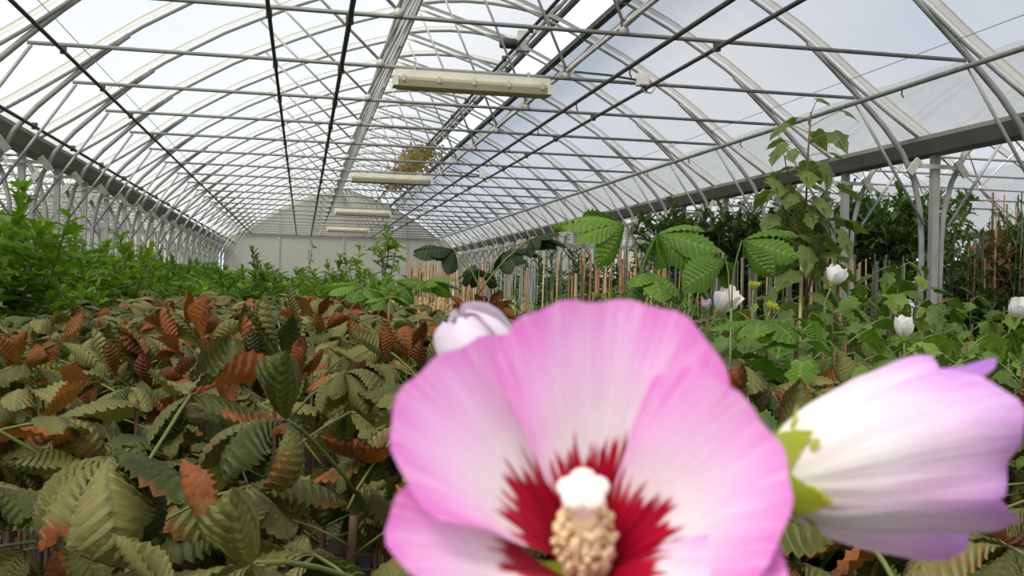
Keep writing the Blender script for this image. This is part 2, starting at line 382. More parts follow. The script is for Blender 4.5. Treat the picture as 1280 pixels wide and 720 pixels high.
# fluorescent battens and their junction boxes
def lamp(k, label):
    t = thing('strip_lamp', label, 'lamp', (-0.03, YK(k) - 0.07, Z(1.80)))
    b = MB(); L2 = 0.67
    b.box(-L2, L2, -0.05, 0.05, -0.035, 0.03); b.build('housing', 'cream_enamel', t, False)
    d = MB(); pr = [(-0.078, -0.036), (-0.085, -0.06), (-0.07, -0.115), (-0.035, -0.135), (0.035, -0.135), (0.07, -0.115), (0.085, -0.06), (0.078, -0.036)]; m_ = len(pr)
    v = [(x, y, z) for x in (-L2 + 0.015, L2 - 0.015) for y, z in pr]
    d.add(v, [(i, (i+1) % m_, m_ + (i+1) % m_, m_ + i) for i in range(m_)] + [tuple(range(m_)), tuple(reversed(range(m_, 2*m_)))]); d.build('diffuser', 'old_acrylic', t, False)
    cp = MB().box(-0.02, 0.02, -0.088, 0.088, -0.115, -0.03).mesh('end_cap', 'cream_enamel', False)
    for s in (-1, 1): put('end_cap', cp, t, Matrix.Translation((s*(L2 - 0.005), 0, 0)))
    cl = MB().box(-0.012, 0.012, -0.092, -0.04, -0.075, -0.02).mesh('clip', 'plate_steel', False)
    for x in (-0.60, -0.30, 0.0, 0.30, 0.60): put('clip', cl, t, Matrix.Translation((x, 0, 0)))
    hg = MB().box(-0.01, 0.01, 0.03, 0.10, 0.02, 0.09).mesh('hanger', 'galv', False)
    for x in (-0.5, 0.5): put('hanger', hg, t, Matrix.Translation((x, 0, 0)))
    j = thing('junction_box', ['white square junction box on the conduit, level with the biggest strip lamp', 'white square junction box on the conduit, level with the second strip lamp', 'white square junction box on the conduit, level with the third strip lamp', 'white square junction box on the conduit, level with the last strip lamp'][LK.index(k)], 'junction box', (1.50, YK(k) - 0.05, Z(1.885)))
    MB().box(-0.055, 0.055, -0.05, 0.02, -0.055, 0.055).build('box', 'white_plastic', j, False)
    MB().box(-0.045, 0.045, -0.058, -0.05, -0.045, 0.045).build('cover', 'white_plastic', j, False)
    MB().tube([(0.05, 0, 0), (0.10, 0, -0.02), (0.12, 0, -0.07), (0.09, 0, -0.11), (0.03, 0, -0.105), (0.0, 0, -0.055)], 0.009, 5).build('cable_loop', 'white_plastic', j)
    MB().tube([(-0.05, 0, 0.0), (-0.3, 0.02, 0.03), (-0.62, 0.02, 0.04)], 0.011, 5).build('cable', 'dark_pipe', j)
LK = (2, 7, 12, 17)
lamp(2, 'long cream fluorescent batten lamp, the biggest, hung under a chord')
lamp(7, 'cream fluorescent batten lamp, second along the row from the biggest')
lamp(12, 'cream fluorescent batten lamp, third along the row from the biggest')
lamp(17, 'cream fluorescent batten lamp next to the end wall')

# end wall: sheets between posts, a sheet of its own in each field
def arch_z(x):
    x = abs(x)
    for (xa, za), (xb, zb) in zip(ARC, ARC[1:]):
        if xa <= x <= xb: return za + (zb-za)*(x-xa)/(xb-xa)
    return 1.5
wf = empty('wall_far', (0, YEND + 0.14, 0)); tag(wf, kind='structure')
for b, _ in BAYS:
    xs = [-4.40, -2.35, 0.1, 2.55, 4.40]
    for xa, xb in zip(xs, xs[1:]):
        MB().box(b*BAY + xa + 0.02, b*BAY + xb - 0.02, 0, 0.02, 0, Z(1.80)).build('sheet', 'end_sheet', wf, False)
        n_ = 6; pts = [(xa + 0.02 + (xb-xa-0.04)*i/n_) for i in range(n_ + 1)]
        g = MB(); v = [(b*BAY + x, y, zz) for y in (0, 0.02) for x in pts for zz in (Z(1.83), max(Z(1.84), Z(arch_z(x)) + 0.03))]
        m_ = 2*(n_ + 1); fs = []
        for i in range(n_):
            a_ = 2*i; fs += [(a_, a_+2, a_+3, a_+1), (m_+a_+1, m_+a_+3, m_+a_+2, m_+a_), (a_+1, a_+3, m_+a_+3, m_+a_+1)]
        g.add(v, fs); g.build('gable_sheet', 'end_sheet', wf, False)
    for x in xs[1:-1]:
        MB().box(b*BAY + x - 0.03, b*BAY + x + 0.03, -0.08, -0.002, 0, Z(arch_z(x))).build('wall_post', 'galv', wf, False)
    MB().box(b*BAY - 4.4, b*BAY + 4.4, -0.09, -0.003, Z(1.78), Z(1.86)).build('wall_rail', 'arch_steel', wf, False)
# outer side walls
for nm, x, n0 in (('wall_left', -HALF - BAY - 0.25, 0), ('wall_right', HALF + 2*BAY + 0.25, 0)):
    wl = empty(nm, (x, 0, 0)); tag(wl, kind='structure')
    for k in range(n0, K1):
        MB().box(-0.01, 0.01, YK(k) + 0.02, YK(k+1) - 0.02, 0, Z(1.45)).build('sheet', 'side_sheet', wl, False)

# ------------------------------------------------------------------ plant materials
leafy('chestnut_leaf', [(0.036, 0.050, 0.010), (0.094, 0.102, 0.021), (0.178, 0.174, 0.043), (0.275, 0.245, 0.080)], 0.22, 0.55, vein=(11, 1.7, 0.30), edge=((0.20, 0.055, 0.014), (0.38, 0.125, 0.030), 0.875), veincol=(0.06, 0.065, 0.015))
leafy('scorched_leaf', [(0.055, 0.016, 0.006), (0.15, 0.042, 0.012), (0.32, 0.095, 0.020), (0.26, 0.12, 0.025)], 0.30, 0.6, vein=(11, 1.7, 0.3), veincol=(0.16, 0.05, 0.02))
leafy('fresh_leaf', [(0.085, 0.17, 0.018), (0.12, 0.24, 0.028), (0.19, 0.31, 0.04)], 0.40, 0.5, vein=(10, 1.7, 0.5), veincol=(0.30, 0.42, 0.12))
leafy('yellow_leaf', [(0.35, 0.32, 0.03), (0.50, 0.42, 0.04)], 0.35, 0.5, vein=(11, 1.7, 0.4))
leafy('shade_leaf', [(0.020, 0.040, 0.012), (0.035, 0.060, 0.016)], 0.25, 0.5, vein=(10, 1.7, 0.3), veincol=(0.08, 0.11, 0.04))  # dark copy of the fresh leaf; backlit silhouette shade put into the colour
leafy('oak_leaf', [(0.060, 0.125, 0.010), (0.115, 0.205, 0.016), (0.205, 0.310, 0.028)], 0.40, 0.5, scale=5)
leafy('hedge_leaf', [(0.028, 0.058, 0.012), (0.050, 0.095, 0.018), (0.085, 0.14, 0.025)], 0.30, 0.5, scale=4)
leafy('rusty_leaf', [(0.055, 0.05, 0.018), (0.11, 0.075, 0.025), (0.17, 0.085, 0.035)], 0.3, 0.5, scale=5)
leafy('hibiscus_leaf', [(0.038, 0.070, 0.012), (0.075, 0.130, 0.018), (0.125, 0.200, 0.024), (0.22, 0.32, 0.04)], 0.32, 0.5, scale=7, vein=(5, 1.4, 0.25), veincol=(0.20, 0.26, 0.08), vb=0.0015)
leafy('red_leaf', [(0.16, 0.05, 0.025), (0.28, 0.11, 0.04), (0.14, 0.12, 0.03)], 0.35, 0.5, scale=7)
leafy('tall_leaf', [(0.085, 0.125, 0.030), (0.13, 0.175, 0.042), (0.18, 0.225, 0.06)], 0.40, 0.5, scale=7, vein=(5, 1.4, 0.25), veincol=(0.22, 0.27, 0.10), vb=0.0015)
leafy('dry_leaf', [(0.20, 0.13, 0.03), (0.32, 0.22, 0.06), (0.12, 0.09, 0.03)], 0.4, 0.6, scale=6)
simple('green_stem', (0.20, 0.27, 0.07), (0.15, 0.20, 0.055), 0.5, 0, 10)
simple('olive_stem', (0.15, 0.19, 0.035), (0.11, 0.12, 0.03), 0.5, 0, 10)
simple('brown_stem', (0.16, 0.085, 0.040), (0.10, 0.055, 0.028), 0.7, 0, 20)
simple('bark_stem', (0.13, 0.095, 0.06), (0.08, 0.06, 0.04), 0.8, 0, 20)
simple('tan_cane', (0.56, 0.36, 0.17), (0.40, 0.24, 0.105), 0.6, 0, 6)
simple('pale_cane', (0.74, 0.58, 0.31), (0.58, 0.42, 0.20), 0.6, 0, 6)
simple('rust_cane', (0.48, 0.22, 0.10), (0.34, 0.14, 0.06), 0.6, 0, 6)
simple('green_cane', (0.060, 0.090, 0.058), (0.11, 0.135, 0.09), 0.6, 0, 5)
simple('grey_tube', (0.36, 0.38, 0.35), (0.26, 0.28, 0.25), 0.6, 0, 5)

# ------------------------------------------------------------------ leaf shapes
def xf(mtx, geo):
    v, f, u = geo; return [mtx @ Vector(p) for p in v], f, u
def leaflet_geo(L, W, nu=33, nv=8, droop=0.9, cup=-0.25, curl=0.0, pleat=0.0085, npl=11, twist=0.0, seed=0, peak=1.55, serr=0.07, wave=0.0):
    """one pleated, toothed leaflet: base at the origin, pointing along +x, upper face +z"""
    rg = random.Random(seed); vs_, uv = [], []
    x = z = 0.0; ang = 0.15; ph = rg.random()*6
    for i in range(nu + 1):
        u = i / nu
        if i: ang -= droop / nu * (0.5 + u); x += L/nu*math.cos(ang); z += L/nu*math.sin(ang)
        wd = W * max(0.0, math.sin(math.pi * min(1, (0.02 + 0.98*u)) ** peak)) ** 0.85
        if u > 0.985: wd = 0.0006
        for j in range(nv + 1):
            t = 2*j/nv - 1
            e = 1 + (serr if (i % 3 == 1) else -serr*0.6) * (abs(t) > 0.95)
            a = cup*abs(t) + curl*t*t
            lat = wd*t*e*math.cos(a*0.8)
            p = npl*u - 1.7*abs(t); tri = abs((p % 1.0) - 0.5)*2 - 0.5
            h = wd*abs(t)*math.sin(a) + pleat*tri*min(1, abs(t)*4 + 0.1)*min(1, wd/W*1.5) + wave*math.sin(u*7 + ph + 2*t)*abs(t)
            tw = twist*u
            ly, lz = lat*math.cos(tw) - h*math.sin(tw), lat*math.sin(tw) + h*math.cos(tw)
            nx, nz_ = -math.sin(ang), math.cos(ang)
            vs_.append((x + nx*lz, ly, z + nz_*lz)); uv.append((u, j/nv))
    fs = [(i*(nv+1)+j, (i+1)*(nv+1)+j, (i+1)*(nv+1)+j+1, i*(nv+1)+j+1) for i in range(nu) for j in range(nv)]
    return vs_, fs, uv
def geo_mesh(geo, name, mat):
    return MB().add(*geo).mesh(name, mat)
LFS = [dict(droop=1.2, cup=-0.55, wave=0.004), dict(droop=2.0, cup=-0.8), dict(droop=0.6, cup=-0.35, wave=0.008), dict(droop=1.5, cup=-1.0, twist=0.5),
       dict(droop=0.8, cup=0.35, wave=0.006), dict(droop=2.6, cup=-0.7, twist=-0.4), dict(droop=1.4, cup=-0.6, twist=-0.3, wave=0.006)]
FLAT = [dict(droop=0.7, cup=-0.3, wave=0.003), dict(droop=1.0, cup=-0.4), dict(droop=0.5, cup=-0.25, twist=0.2)]
LM = {}
for mname in ('chestnut_leaf',):
    LM[mname] = [geo_mesh(leaflet_geo(0.15, 0.036 + 0.003*(i % 3), seed=i, **a), 'leaflet', mname) for i, a in enumerate(LFS)]
for mname in ('fresh_leaf', 'shade_leaf'):
    LM[mname] = [geo_mesh(leaflet_geo(0.15, 0.040, seed=i, npl=10, **a), 'leaflet', mname) for i, a in enumerate(FLAT)]
LM['yellow_leaf'] = [geo_mesh(leaflet_geo(0.15, 0.036, seed=3, droop=1.2, cup=-0.5), 'leaflet', 'yellow_leaf')]
LM['scorched_leaf'] = [geo_mesh(leaflet_geo(0.14, 0.032, seed=30 + i, **a), 'leaflet', 'scorched_leaf') for i, a in enumerate([dict(droop=-0.9, cup=1.1, twist=0.6), dict(droop=2.6, cup=-1.0, twist=0.9), dict(droop=0.3, cup=0.9, twist=-1.2, wave=0.012), dict(droop=-1.4, cup=0.8, twist=0.3, wave=0.008)])]
LM['curled_leaf'] = [geo_mesh(leaflet_geo(0.15, 0.034, seed=40 + i, **a), 'leaflet', 'chestnut_leaf') for i, a in enumerate([dict(droop=-1.0, cup=1.0, twist=0.7), dict(droop=2.4, cup=-0.9, twist=0.8), dict(droop=-0.3, cup=0.9, twist=-1.0)])]
PET = []
for i in range(3):
    pts = [(0.16*q/5, 0.004*math.sin(q + i), 0.05*math.sin(q/5*1.4 + 0.2*i)) for q in range(6)]
    PET.append((MB().tube(pts, 0.0020, 5).mesh('petiole', 'olive_stem'), Vector(pts[-1])))
# crumpled rust-coloured and low-detail joined leaves for the part of the bed that is far off
def compound_geo(seed, low=True):
    rg = random.Random(seed); b = MB()
    pts = [(0.13*q/3, 0, 0.045*math.sin(q/3*1.4)) for q in range(4)]
    b.cur = 1; b.tube(pts, 0.003, 4); b.cur = 0
    n_ = rg.choice((5, 5, 6, 7))
    for i in range(n_):
        a = (i - (n_-1)/2) * rg.uniform(0.62, 0.78)
        g = leaflet_geo(0.15*rg.uniform(0.8, 1.05)*(1 - 0.10*abs(a)), 0.034, 9, 4, rg.uniform(0.8, 2.4), rg.uniform(-1.0, 0.1), 0, 0.011, 4.5, rg.uniform(-0.5, 0.5), seed*9 + i, serr=0.05)
        b.add(*xf(Matrix.Translation(pts[-1]) @ Matrix.Rotation(a, 4, 'Z') @ Matrix.Rotation(rg.uniform(-0.25, 0.3), 4, 'Y') @ Matrix.Rotation(rg.uniform(-0.3, 0.3), 4, 'X'), g))
    return b
FARLEAF = [compound_geo(100 + i).mesh('leaf', ['chestnut_leaf', 'green_stem']) for i in range(7)]
FARRUST = [compound_geo(200 + i).mesh('leaf', ['scorched_leaf', 'brown_stem']) for i in range(2)]
STEM = MB().tube([(0.004*math.sin(q*2), 0.004*math.cos(q*3), q/6) for q in range(7)], 0.008, 6, rs=[0.010 - 0.0008*q for q in range(7)])
STEM_B = STEM.mesh('stem', 'brown_stem'); STEM_G = STEM.mesh('stem', 'green_stem')
POT = MB().lathe([(0.0, 0.0), (0.085, 0.0), (0.105, 0.21), (0.112, 0.21), (0.112, 0.235), (0.100, 0.235), (0.097, 0.205), (0.0, 0.20)], 10).mesh('pot', 'pot_plastic')
def sc3(x, y, z): return Matrix.Diagonal((x, y, z, 1))
def compound(parent, origin, yaw, elev, size, nlf, mats, rg, plen=1.0, droop=0.0, spread=0.70, cnt=None):
    pm, pe = rg.choice(PET)
    p = put('petiole', pm, parent, Matrix.Translation(origin) @ Matrix.Rotation(yaw, 4, 'Z') @ Matrix.Rotation(-elev, 4, 'Y') @ sc3(plen, plen, plen))
    for i in range(nlf):
        a = (i - (nlf-1)/2) * spread * rg.uniform(0.85, 1.15)
        mt = rg.choices([m_ for m_, _ in mats], [w_ for _, w_ in mats])[0]
        if cnt is not None: cnt[mt] = cnt.get(mt, 0) + 1
        s_ = size/0.15*rg.uniform(0.82, 1.1)*(1 - 0.13*abs(a))/plen
        put('leaflet', rg.choice(LM[mt]), p, Matrix.Translation(pe) @ Matrix.Rotation(a, 4, 'Z') @ Matrix.Rotation(elev*0.8 + droop + rg.uniform(-0.25, 0.3), 4, 'Y') @ Matrix.Rotation(rg.uniform(-0.35, 0.35), 4, 'X') @ sc3(s_, s_*rg.uniform(0.9, 1.15), s_))
    return p
NEARMIX = [('chestnut_leaf', 0.87), ('curled_leaf', 0.075), ('scorched_leaf', 0.045), ('yellow_leaf', 0.008)]
def visible(p, mx=240, my=260):
    q = CM.inverted() @ Vector(p)
    if q.z > -0.15: return False
    return -mx < 640 + FPX*q.x/-q.z < 1280 + mx and 360 - FPX*q.y/-q.z < 720 + my
def chestnut_near(x, y, h, rg):
    t = thing('chestnut_sapling', 'knee-high-leaved horse chestnut sapling with pleated olive leaves in the carpet of leaves', 'sapling', (x, y, 0), rg.uniform(0, 6.28), 'horse chestnut saplings packed in the bed')
    put('stem', STEM_B, t, Matrix.Translation((0, 0, 0.2)) @ sc3(1, 1, h - 0.2)); put('pot', POT, t)
    a = rg.uniform(0, 6.28); cnt = {}
    for lv, dz in enumerate((0.0, 0.05, 0.13)):
        for s in range(2):
            pp = compound(t, (0, 0, h - dz), a + s*math.pi + lv*1.57 + rg.uniform(-0.3, 0.3), rg.uniform(0.1, 0.55) - 0.15*lv, rg.uniform(0.13, 0.175), rg.choice((5, 5, 6, 7)), NEARMIX, rg, rg.uniform(0.8, 1.3), rg.uniform(-0.1, 0.3), cnt=cnt)
    sc_, cu_, ye_ = cnt.get('scorched_leaf', 0), cnt.get('curled_leaf', 0), cnt.get('yellow_leaf', 0)
    what = 'a yellow leaflet among pleated olive ones' if ye_ else 'several shrivelled rusty leaflets among olive ones' if sc_ > 2 else 'one or two shrivelled rusty leaflets among olive ones' if sc_ else 'many tightly rolled olive leaflets' if cu_ > 3 else 'a few rolled olive leaflets' if cu_ else 'flat pleated olive leaflets only'
    t['label'] = 'low horse chestnut sapling with ' + what; t['group'] = 'horse chestnut saplings with ' + what
def chestnut_far(x, y, h, rg, rust=0.15):
    t = thing('chestnut_sapling', 'horse chestnut sapling with dull crumpled leaves at the far end of the leafy bed', 'sapling', (x, y, 0), rg.uniform(0, 6.28), 'horse chestnut saplings at the far end of the bed')
    put('stem', STEM_B, t, sc3(1, 1, h))
    a = rg.uniform(0, 6.28)
    for i in range(7):
        s_ = rg.uniform(0.85, 1.15)
        put('leaf', rg.choice(FARRUST if rg.random() < rust else FARLEAF), t, Matrix.Translation((0, 0, h - 0.03*i)) @ Matrix.Rotation(a + i*2.4, 4, 'Z') @ Matrix.Rotation(rg.uniform(-0.5, 0.1), 4, 'Y') @ sc3(s_, s_, s_))
rg = random.Random(5)
def canopy(x, y): return 1.10 + 0.075*noise.noise(Vector((x*1.3, y*1.3, 3)))
gx = 0.27
yy = 0.42
nn_ = 0
while yy < 4.4:
    xx = -2.75
    while xx < 1.6:
        x = xx + rg.uniform(-0.08, 0.08); y = yy + rg.uniform(-0.08, 0.08); xx += gx
        d = (CM.inverted() @ Vector((x, y, 1.1)))
        D = -d.z
        if D < 0.62: continue
        if not visible((x, y, 1.1)): continue
        lim = -2.62 - 0.03*y
        if x < lim: continue
        if x > 0.15 and D > 1.55: continue
        chestnut_near(x, y, canopy(x, y) - 0.05 - (0.03 if D < 1.0 else 0), rg); nn_ += 1
    yy += gx
yy = 4.4
while yy < 11.2:
    xx = -3.05
    while xx < (0.25 if yy < 9.0 else -0.9):
        x = xx + rg.uniform(-0.1, 0.1); y = yy + rg.uniform(-0.1, 0.1); xx += 0.31
        if x < -2.62 - 0.04*y: continue
        chestnut_far(x, y, canopy(x, y) - 0.02 + rg.uniform(-0.03, 0.05), rg, 0.06 + 0.18*max(0, noise.noise(Vector((x, y*0.6, 9))) + 0.2) + (0.10 if x > -1.2 else 0)); nn_ += 1
    yy += 0.33

# ------------------------------------------------------------------ taller chestnut saplings that stand out
def chestnut_special(label, px, py, d, mats, leaves, stem_mat=STEM_G, size=0.2, stem_px=None):
    p = at(px, py, d); t = thing('chestnut_sapling', label, 'sapling', (p.x, p.y, 0), 0)
    put('stem', stem_mat, t, sc3(0.55, 0.55, p.z)); rg = random.Random(int(px*7 + py))
    for yaw, elev, plen, sz, nlf, drp, dz in leaves:
        compound(t, (0, 0, p.z - dz), -YAW + yaw, elev, sz, nlf, mats, rg, plen, drp)
    return t
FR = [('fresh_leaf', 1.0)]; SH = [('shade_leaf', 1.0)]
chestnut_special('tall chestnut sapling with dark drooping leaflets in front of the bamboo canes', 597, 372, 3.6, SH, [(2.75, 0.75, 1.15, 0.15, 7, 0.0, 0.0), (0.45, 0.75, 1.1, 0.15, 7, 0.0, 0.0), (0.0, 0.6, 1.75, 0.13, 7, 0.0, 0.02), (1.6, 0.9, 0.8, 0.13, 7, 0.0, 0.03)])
chestnut_special('chestnut sapling with light green leaves standing out of the brown leaf carpet', 487, 377, 3.4, FR, [(3.0, 0.15, 0.6, 0.16, 7, 0.0, 0.0), (0.1, 0.25, 0.8, 0.13, 7, 0.0, 0.0), (-1.57, 0.1, 0.5, 0.12, 6, 0.0, 0.02), (1.4, 0.4, 0.6, 0.12, 6, 0.0, 0.0)])
chestnut_special('tall chestnut sapling with two broad bright leaves spread over the caned plants', 800, 352, 2.7, FR, [(2.6, 0.95, 0.95, 0.21, 7, -0.05, 0.0), (0.5, 0.9, 0.8, 0.20, 7, 0.0, 0.0), (-1.4, 0.4, 0.5, 0.15, 5, 0.3, 0.03)])
chestnut_special('tall chestnut sapling with one wide fresh green leaf in front of the tall staked plant', 915, 385, 2.4, FR, [(0.3, 1.15, 0.95, 0.17, 7, -0.05, 0.0), (1.9, 1.0, 0.8, 0.15, 7, 0.0, 0.02), (-1.2, 0.0, 0.7, 0.15, 7, 0.2, 0.06)])
chestnut_special('chestnut sapling whose topmost leaf is dried rust brown, behind the pink flower', 604, 402, 1.9, [('scorched_leaf', 1.0)], [(1.2, 0.9, 0.15, 0.06, 4, -0.2, 0.0), (2.9, 0.5, 0.15, 0.055, 3, 0.3, 0.0), (-0.3, 0.5, 0.15, 0.055, 3, 0.2, 0.0)], STEM_B)

UP = [('scorched_leaf', 0.75), ('curled_leaf', 0.25)]
for px, py, d, lab in ((228, 432, 2.1, 'chestnut sapling with dried rusty leaves curled upright above the olive leaf bed'), (392, 425, 2.2, 'chestnut sapling with upright rusty leaves in front of the light green chestnut sapling'),
                       (345, 492, 1.45, 'chestnut sapling with dried rusty leaves curled upright above the olive leaf bed'), (508, 480, 1.6, 'chestnut sapling with upright rusty leaves right beside the open pink flower'),
                       (172, 500, 1.5, 'chestnut sapling with dried rusty leaves curled upright above the olive leaf bed'), (250, 470, 1.7, 'chestnut sapling with dried rusty leaves curled upright above the olive leaf bed')):
    chestnut_special(lab, px, py, d, UP, [(1.4, 1.0, 0.25, 0.105, 3, -1.3, 0.0), (3.4, 0.7, 0.3, 0.09, 3, -0.5, 0.01), (-0.6, 0.6, 0.3, 0.09, 3, -0.3, 0.02)], STEM_B)['group'] = 'chestnut saplings with upright rusty leaves'

# ------------------------------------------------------------------ oak saplings
def lobed_geo(L, W, lobes=3, bend=0.3, depth=0.45):
    """oak-like blade: scalloped outline either side of a folded midrib"""
    n_ = lobes*2 + 1; mid = []; lf = []; rt = []
    for i in range(n_ + 1):
        u = i/n_; x = L*u; z = -bend*L*u*u
        wd = W*math.sin(math.pi*min(1, 0.12 + 0.88*u)**1.2)*(1.0 if i % 2 else depth)
        if i == n_: wd = 0
        mid.append((x, 0, z)); dx = L*0.10 if i % 2 else 0
        lf.append((x + dx, wd, z + wd*0.35)); rt.append((x + dx, -wd, z + wd*0.35))
    v = mid + lf + rt; m_ = n_ + 1; f = []
    for i in range(n_):
        f.append((i, i+1, m_+i+1, m_+i)); f.append((i+1, i, 2*m_+i, 2*m_+i+1))
    uv = [(i/n_, 0.5) for i in range(m_)] + [(i/n_, 1) for i in range(m_)] + [(i/n_, 0) for i in range(m_)]
    return v, f, uv
def orient(p, d, roll, s=1):
    d = Vector(d).normalized(); q = d.to_track_quat('X', 'Z').to_matrix().to_4x4()
    return Matrix.Translation(p) @ q @ Matrix.Rotation(roll, 4, 'X') @ sc3(s, s, s)
def oak_meshes(seed, H=1.0, nbr=14, spread=0.20, nleaf=26, leaf=(0.092, 0.027), bare=0.10):
    """unit-height sapling: woody stems as one mesh, leaves as another"""
    rg = random.Random(seed); st = MB(); fo = MB()
    lead = [(0.02*math.sin(3*q + seed), 0.02*math.cos(2*q + seed), q/6) for q in range(7)]
    st.tube(lead, 0.006, 5, rs=[0.009 - 0.001*q for q in range(7)])
    branches = [(lead, 0.35, 1.0, nleaf*2)]
    for b in range(nbr):
        z0 = bare + (0.62)*b/nbr; a = b*2.4 + rg.random(); ln = rg.uniform(0.7, 1.15)*spread
        top = min(1.0 - rg.uniform(0.03, 0.2), z0 + rg.uniform(0.22, 0.42)); pts = []
        for q in range(5):
            u = q/4; pts.append((math.cos(a)*ln*u**0.7, math.sin(a)*ln*u**0.7, z0 + (top - z0)*u**1.1))
        st.tube(pts, 0.004, 4, rs=[0.005, 0.0045, 0.004, 0.003, 0.002]); branches.append((pts, 0.2, 1.0, nleaf))
    for pts, u0, u1, cnt in branches:
        for i in range(cnt):
            u = u0 + (u1-u0)*((i + rg.random())/cnt)**0.8; q = min(len(pts)-2, int(u*(len(pts)-1))); f_ = u*(len(pts)-1) - q
            p = Vector(pts[q]).lerp(Vector(pts[q+1]), f_)
            a = i*2.4 + rg.random()*0.8; el = rg.uniform(-0.2, 0.7) + (0.5 if u > 0.85 else 0)
            s_ = rg.uniform(0.7, 1.25)*(1 if u < 0.9 else 0.8)
            fo.add(*xf(orient(p, (math.cos(a)*math.cos(el), math.sin(a)*math.cos(el), math.sin(el)), rg.uniform(-0.5, 0.5), s_), lobed_geo(leaf[0], leaf[1], 3, rg.uniform(0.05, 0.5))))
    return st, fo
def sapling_kinds(n_, leafmat, stemmat, base, **kw):
    res = []
    for i in range(n_):
        st, fo = oak_meshes(base + i, **kw); res.append((st.mesh('stem', stemmat), fo.mesh('foliage', leafmat, False)))
    return res
OAK = sapling_kinds(6, 'oak_leaf', 'bark_stem', 300)
OAKTALL = sapling_kinds(2, 'oak_leaf', 'bark_stem', 320, nbr=5, spread=0.09, nleaf=12, bare=0.35)
OAKTHIN = sapling_kinds(1, 'oak_leaf', 'bark_stem', 330, nbr=3, spread=0.06, nleaf=6, bare=0.6, leaf=(0.06, 0.014))
def plant(name, kinds, x, y, h, wdt, label, cat, group, rg):
    st, fo = rg.choice(kinds); t = thing(name, label, cat, (x, y, 0), rg.uniform(0, 6.28), group)
    put('stem', st, t, sc3(wdt, wdt, h)); f = put('foliage', fo, t, sc3(wdt, wdt, h)); f['kind'] = 'stuff'
    return t
rg = random.Random(21)
OAKL = 'bushy green oak sapling in the dense row along the posts'
y = 2.9
while y < 33:
    for r_ in range(4 if y < 16 else 3):
        x = -2.86 - 0.035*min(y, 12) - 0.36*r_ + rg.uniform(-0.1, 0.1); yj = y + rg.uniform(-0.15, 0.15)
        if x < -4.15: continue
        if not visible((x, yj, 1.2), 60): continue
        h = 1.50 + 0.10*r_ + rg.uniform(-0.12, 0.2) + (0.12 if y < 6.5 and r_ > 1 else 0)
        if r_ == 0: h -= 0.12
        plant('oak_sapling', OAK, x, yj, h, rg.uniform(1.15, 1.5), OAKL, 'sapling', 'oak saplings along the posts', rg)
    y += 0.43 if y < 12 else 0.8
y = 12.0
while y < 19.5:
    xx = -3.3
    while xx < -0.15 + 0.1*(y - 12):
        x = xx + rg.uniform(-0.15, 0.15); xx += 0.48
        plant('oak_sapling', OAK, x, y + rg.uniform(-0.2, 0.2), 1.38 + rg.uniform(-0.12, 0.2), rg.uniform(1.2, 1.6), 'bushy green oak sapling in the block behind the brown chestnut leaves', 'sapling', 'oak saplings behind the chestnut bed', rg)
    y += 0.75
def top_plant(kinds, px, py, d, wdt, label, cat='sapling', name='oak_sapling', group=None):
    p = at(px, py, d); return plant(name, kinds, p.x, p.y, p.z, wdt, label, cat, group, rg)
top_plant(OAK, 22, 236, 5.3, 1.7, 'tallest bushy oak sapling, rising against the first posts')
top_plant(OAK, 95, 296, 8.2, 1.5, 'oak sapling with a pointed top below the bracket of a post')
top_plant(OAK, 152, 292, 9.6, 1.5, 'oak sapling with a broad bright top standing clear of the row')
top_plant(OAK, 318, 312, 14.0, 1.25, 'dark pointed oak sapling taller than its neighbours before the end wall')
top_plant(OAKTHIN, 389, 304, 14.5, 1.1, 'thin sparse oak shoot standing against the pale end wall')
top_plant(OAKTALL, 448, 306, 13.6, 1.3, 'slim upright oak sapling beside the tallest leafy shoot')
top_plant(OAKTALL, 483, 280, 13.2, 1.7, 'tallest slim leafy oak shoot reaching above the end wall rail')
top_plant(OAK, 425, 318, 15.0, 1.1, 'yellow-green oak sapling beside the thin sparse shoot')

# ------------------------------------------------------------------ bamboo canes and caned plants
def cane_mesh(mat, r=0.008):
    b = MB(); pts = []; rs = []
    for q in range(7):
        for dz, f in ((-0.006, 1.0), (0, 1.25), (0.006, 1.0)): pts.append((0, 0, 0.012 + q/6*0.976 + dz)); rs.append(r*f*(1 - 0.1*q/6))
    return b.tube(pts, r, 5, rs=rs).mesh('cane', mat)
CANE = {m_: cane_mesh(m_) for m_ in ('tan_cane', 'pale_cane', 'rust_cane', 'green_cane', 'grey_tube')}
def cane(x, y, h, mat, wd, label, group, rg, lean=0.03):
    o = put('bamboo_cane', CANE[mat], None, Matrix.Translation((x, y, 0)) @ Matrix.Rotation(rg.uniform(-lean, lean), 4, 'X') @ Matrix.Rotation(rg.uniform(-lean, lean), 4, 'Y') @ sc3(wd, wd, h))
    return tag(o, label, 'cane', group)
rg = random.Random(33)
for i in range(130):                                  # tall tan canes in front of the end wall
    d = rg.uniform(10.8, 13); px = rg.choice((rg.uniform(512, 606), rg.uniform(512, 606), rg.uniform(600, 672)))
    p = at(px, 327 + rg.uniform(-4, 18), d)
    cane(p.x, p.y, p.z, rg.choice(('tan_cane', 'tan_cane', 'rust_cane', 'pale_cane')) if px < 606 else rg.choice(('grey_tube', 'grey_tube', 'tan_cane')), rg.uniform(0.8, 1.25), 'tan bamboo cane in the tall bundle before the end wall' if px < 606 else 'pale grey plant stake in the row next to the bamboo bundle', 'tall tan canes before the end wall' if px < 606 else 'pale stakes next to the bamboo bundle', rg)
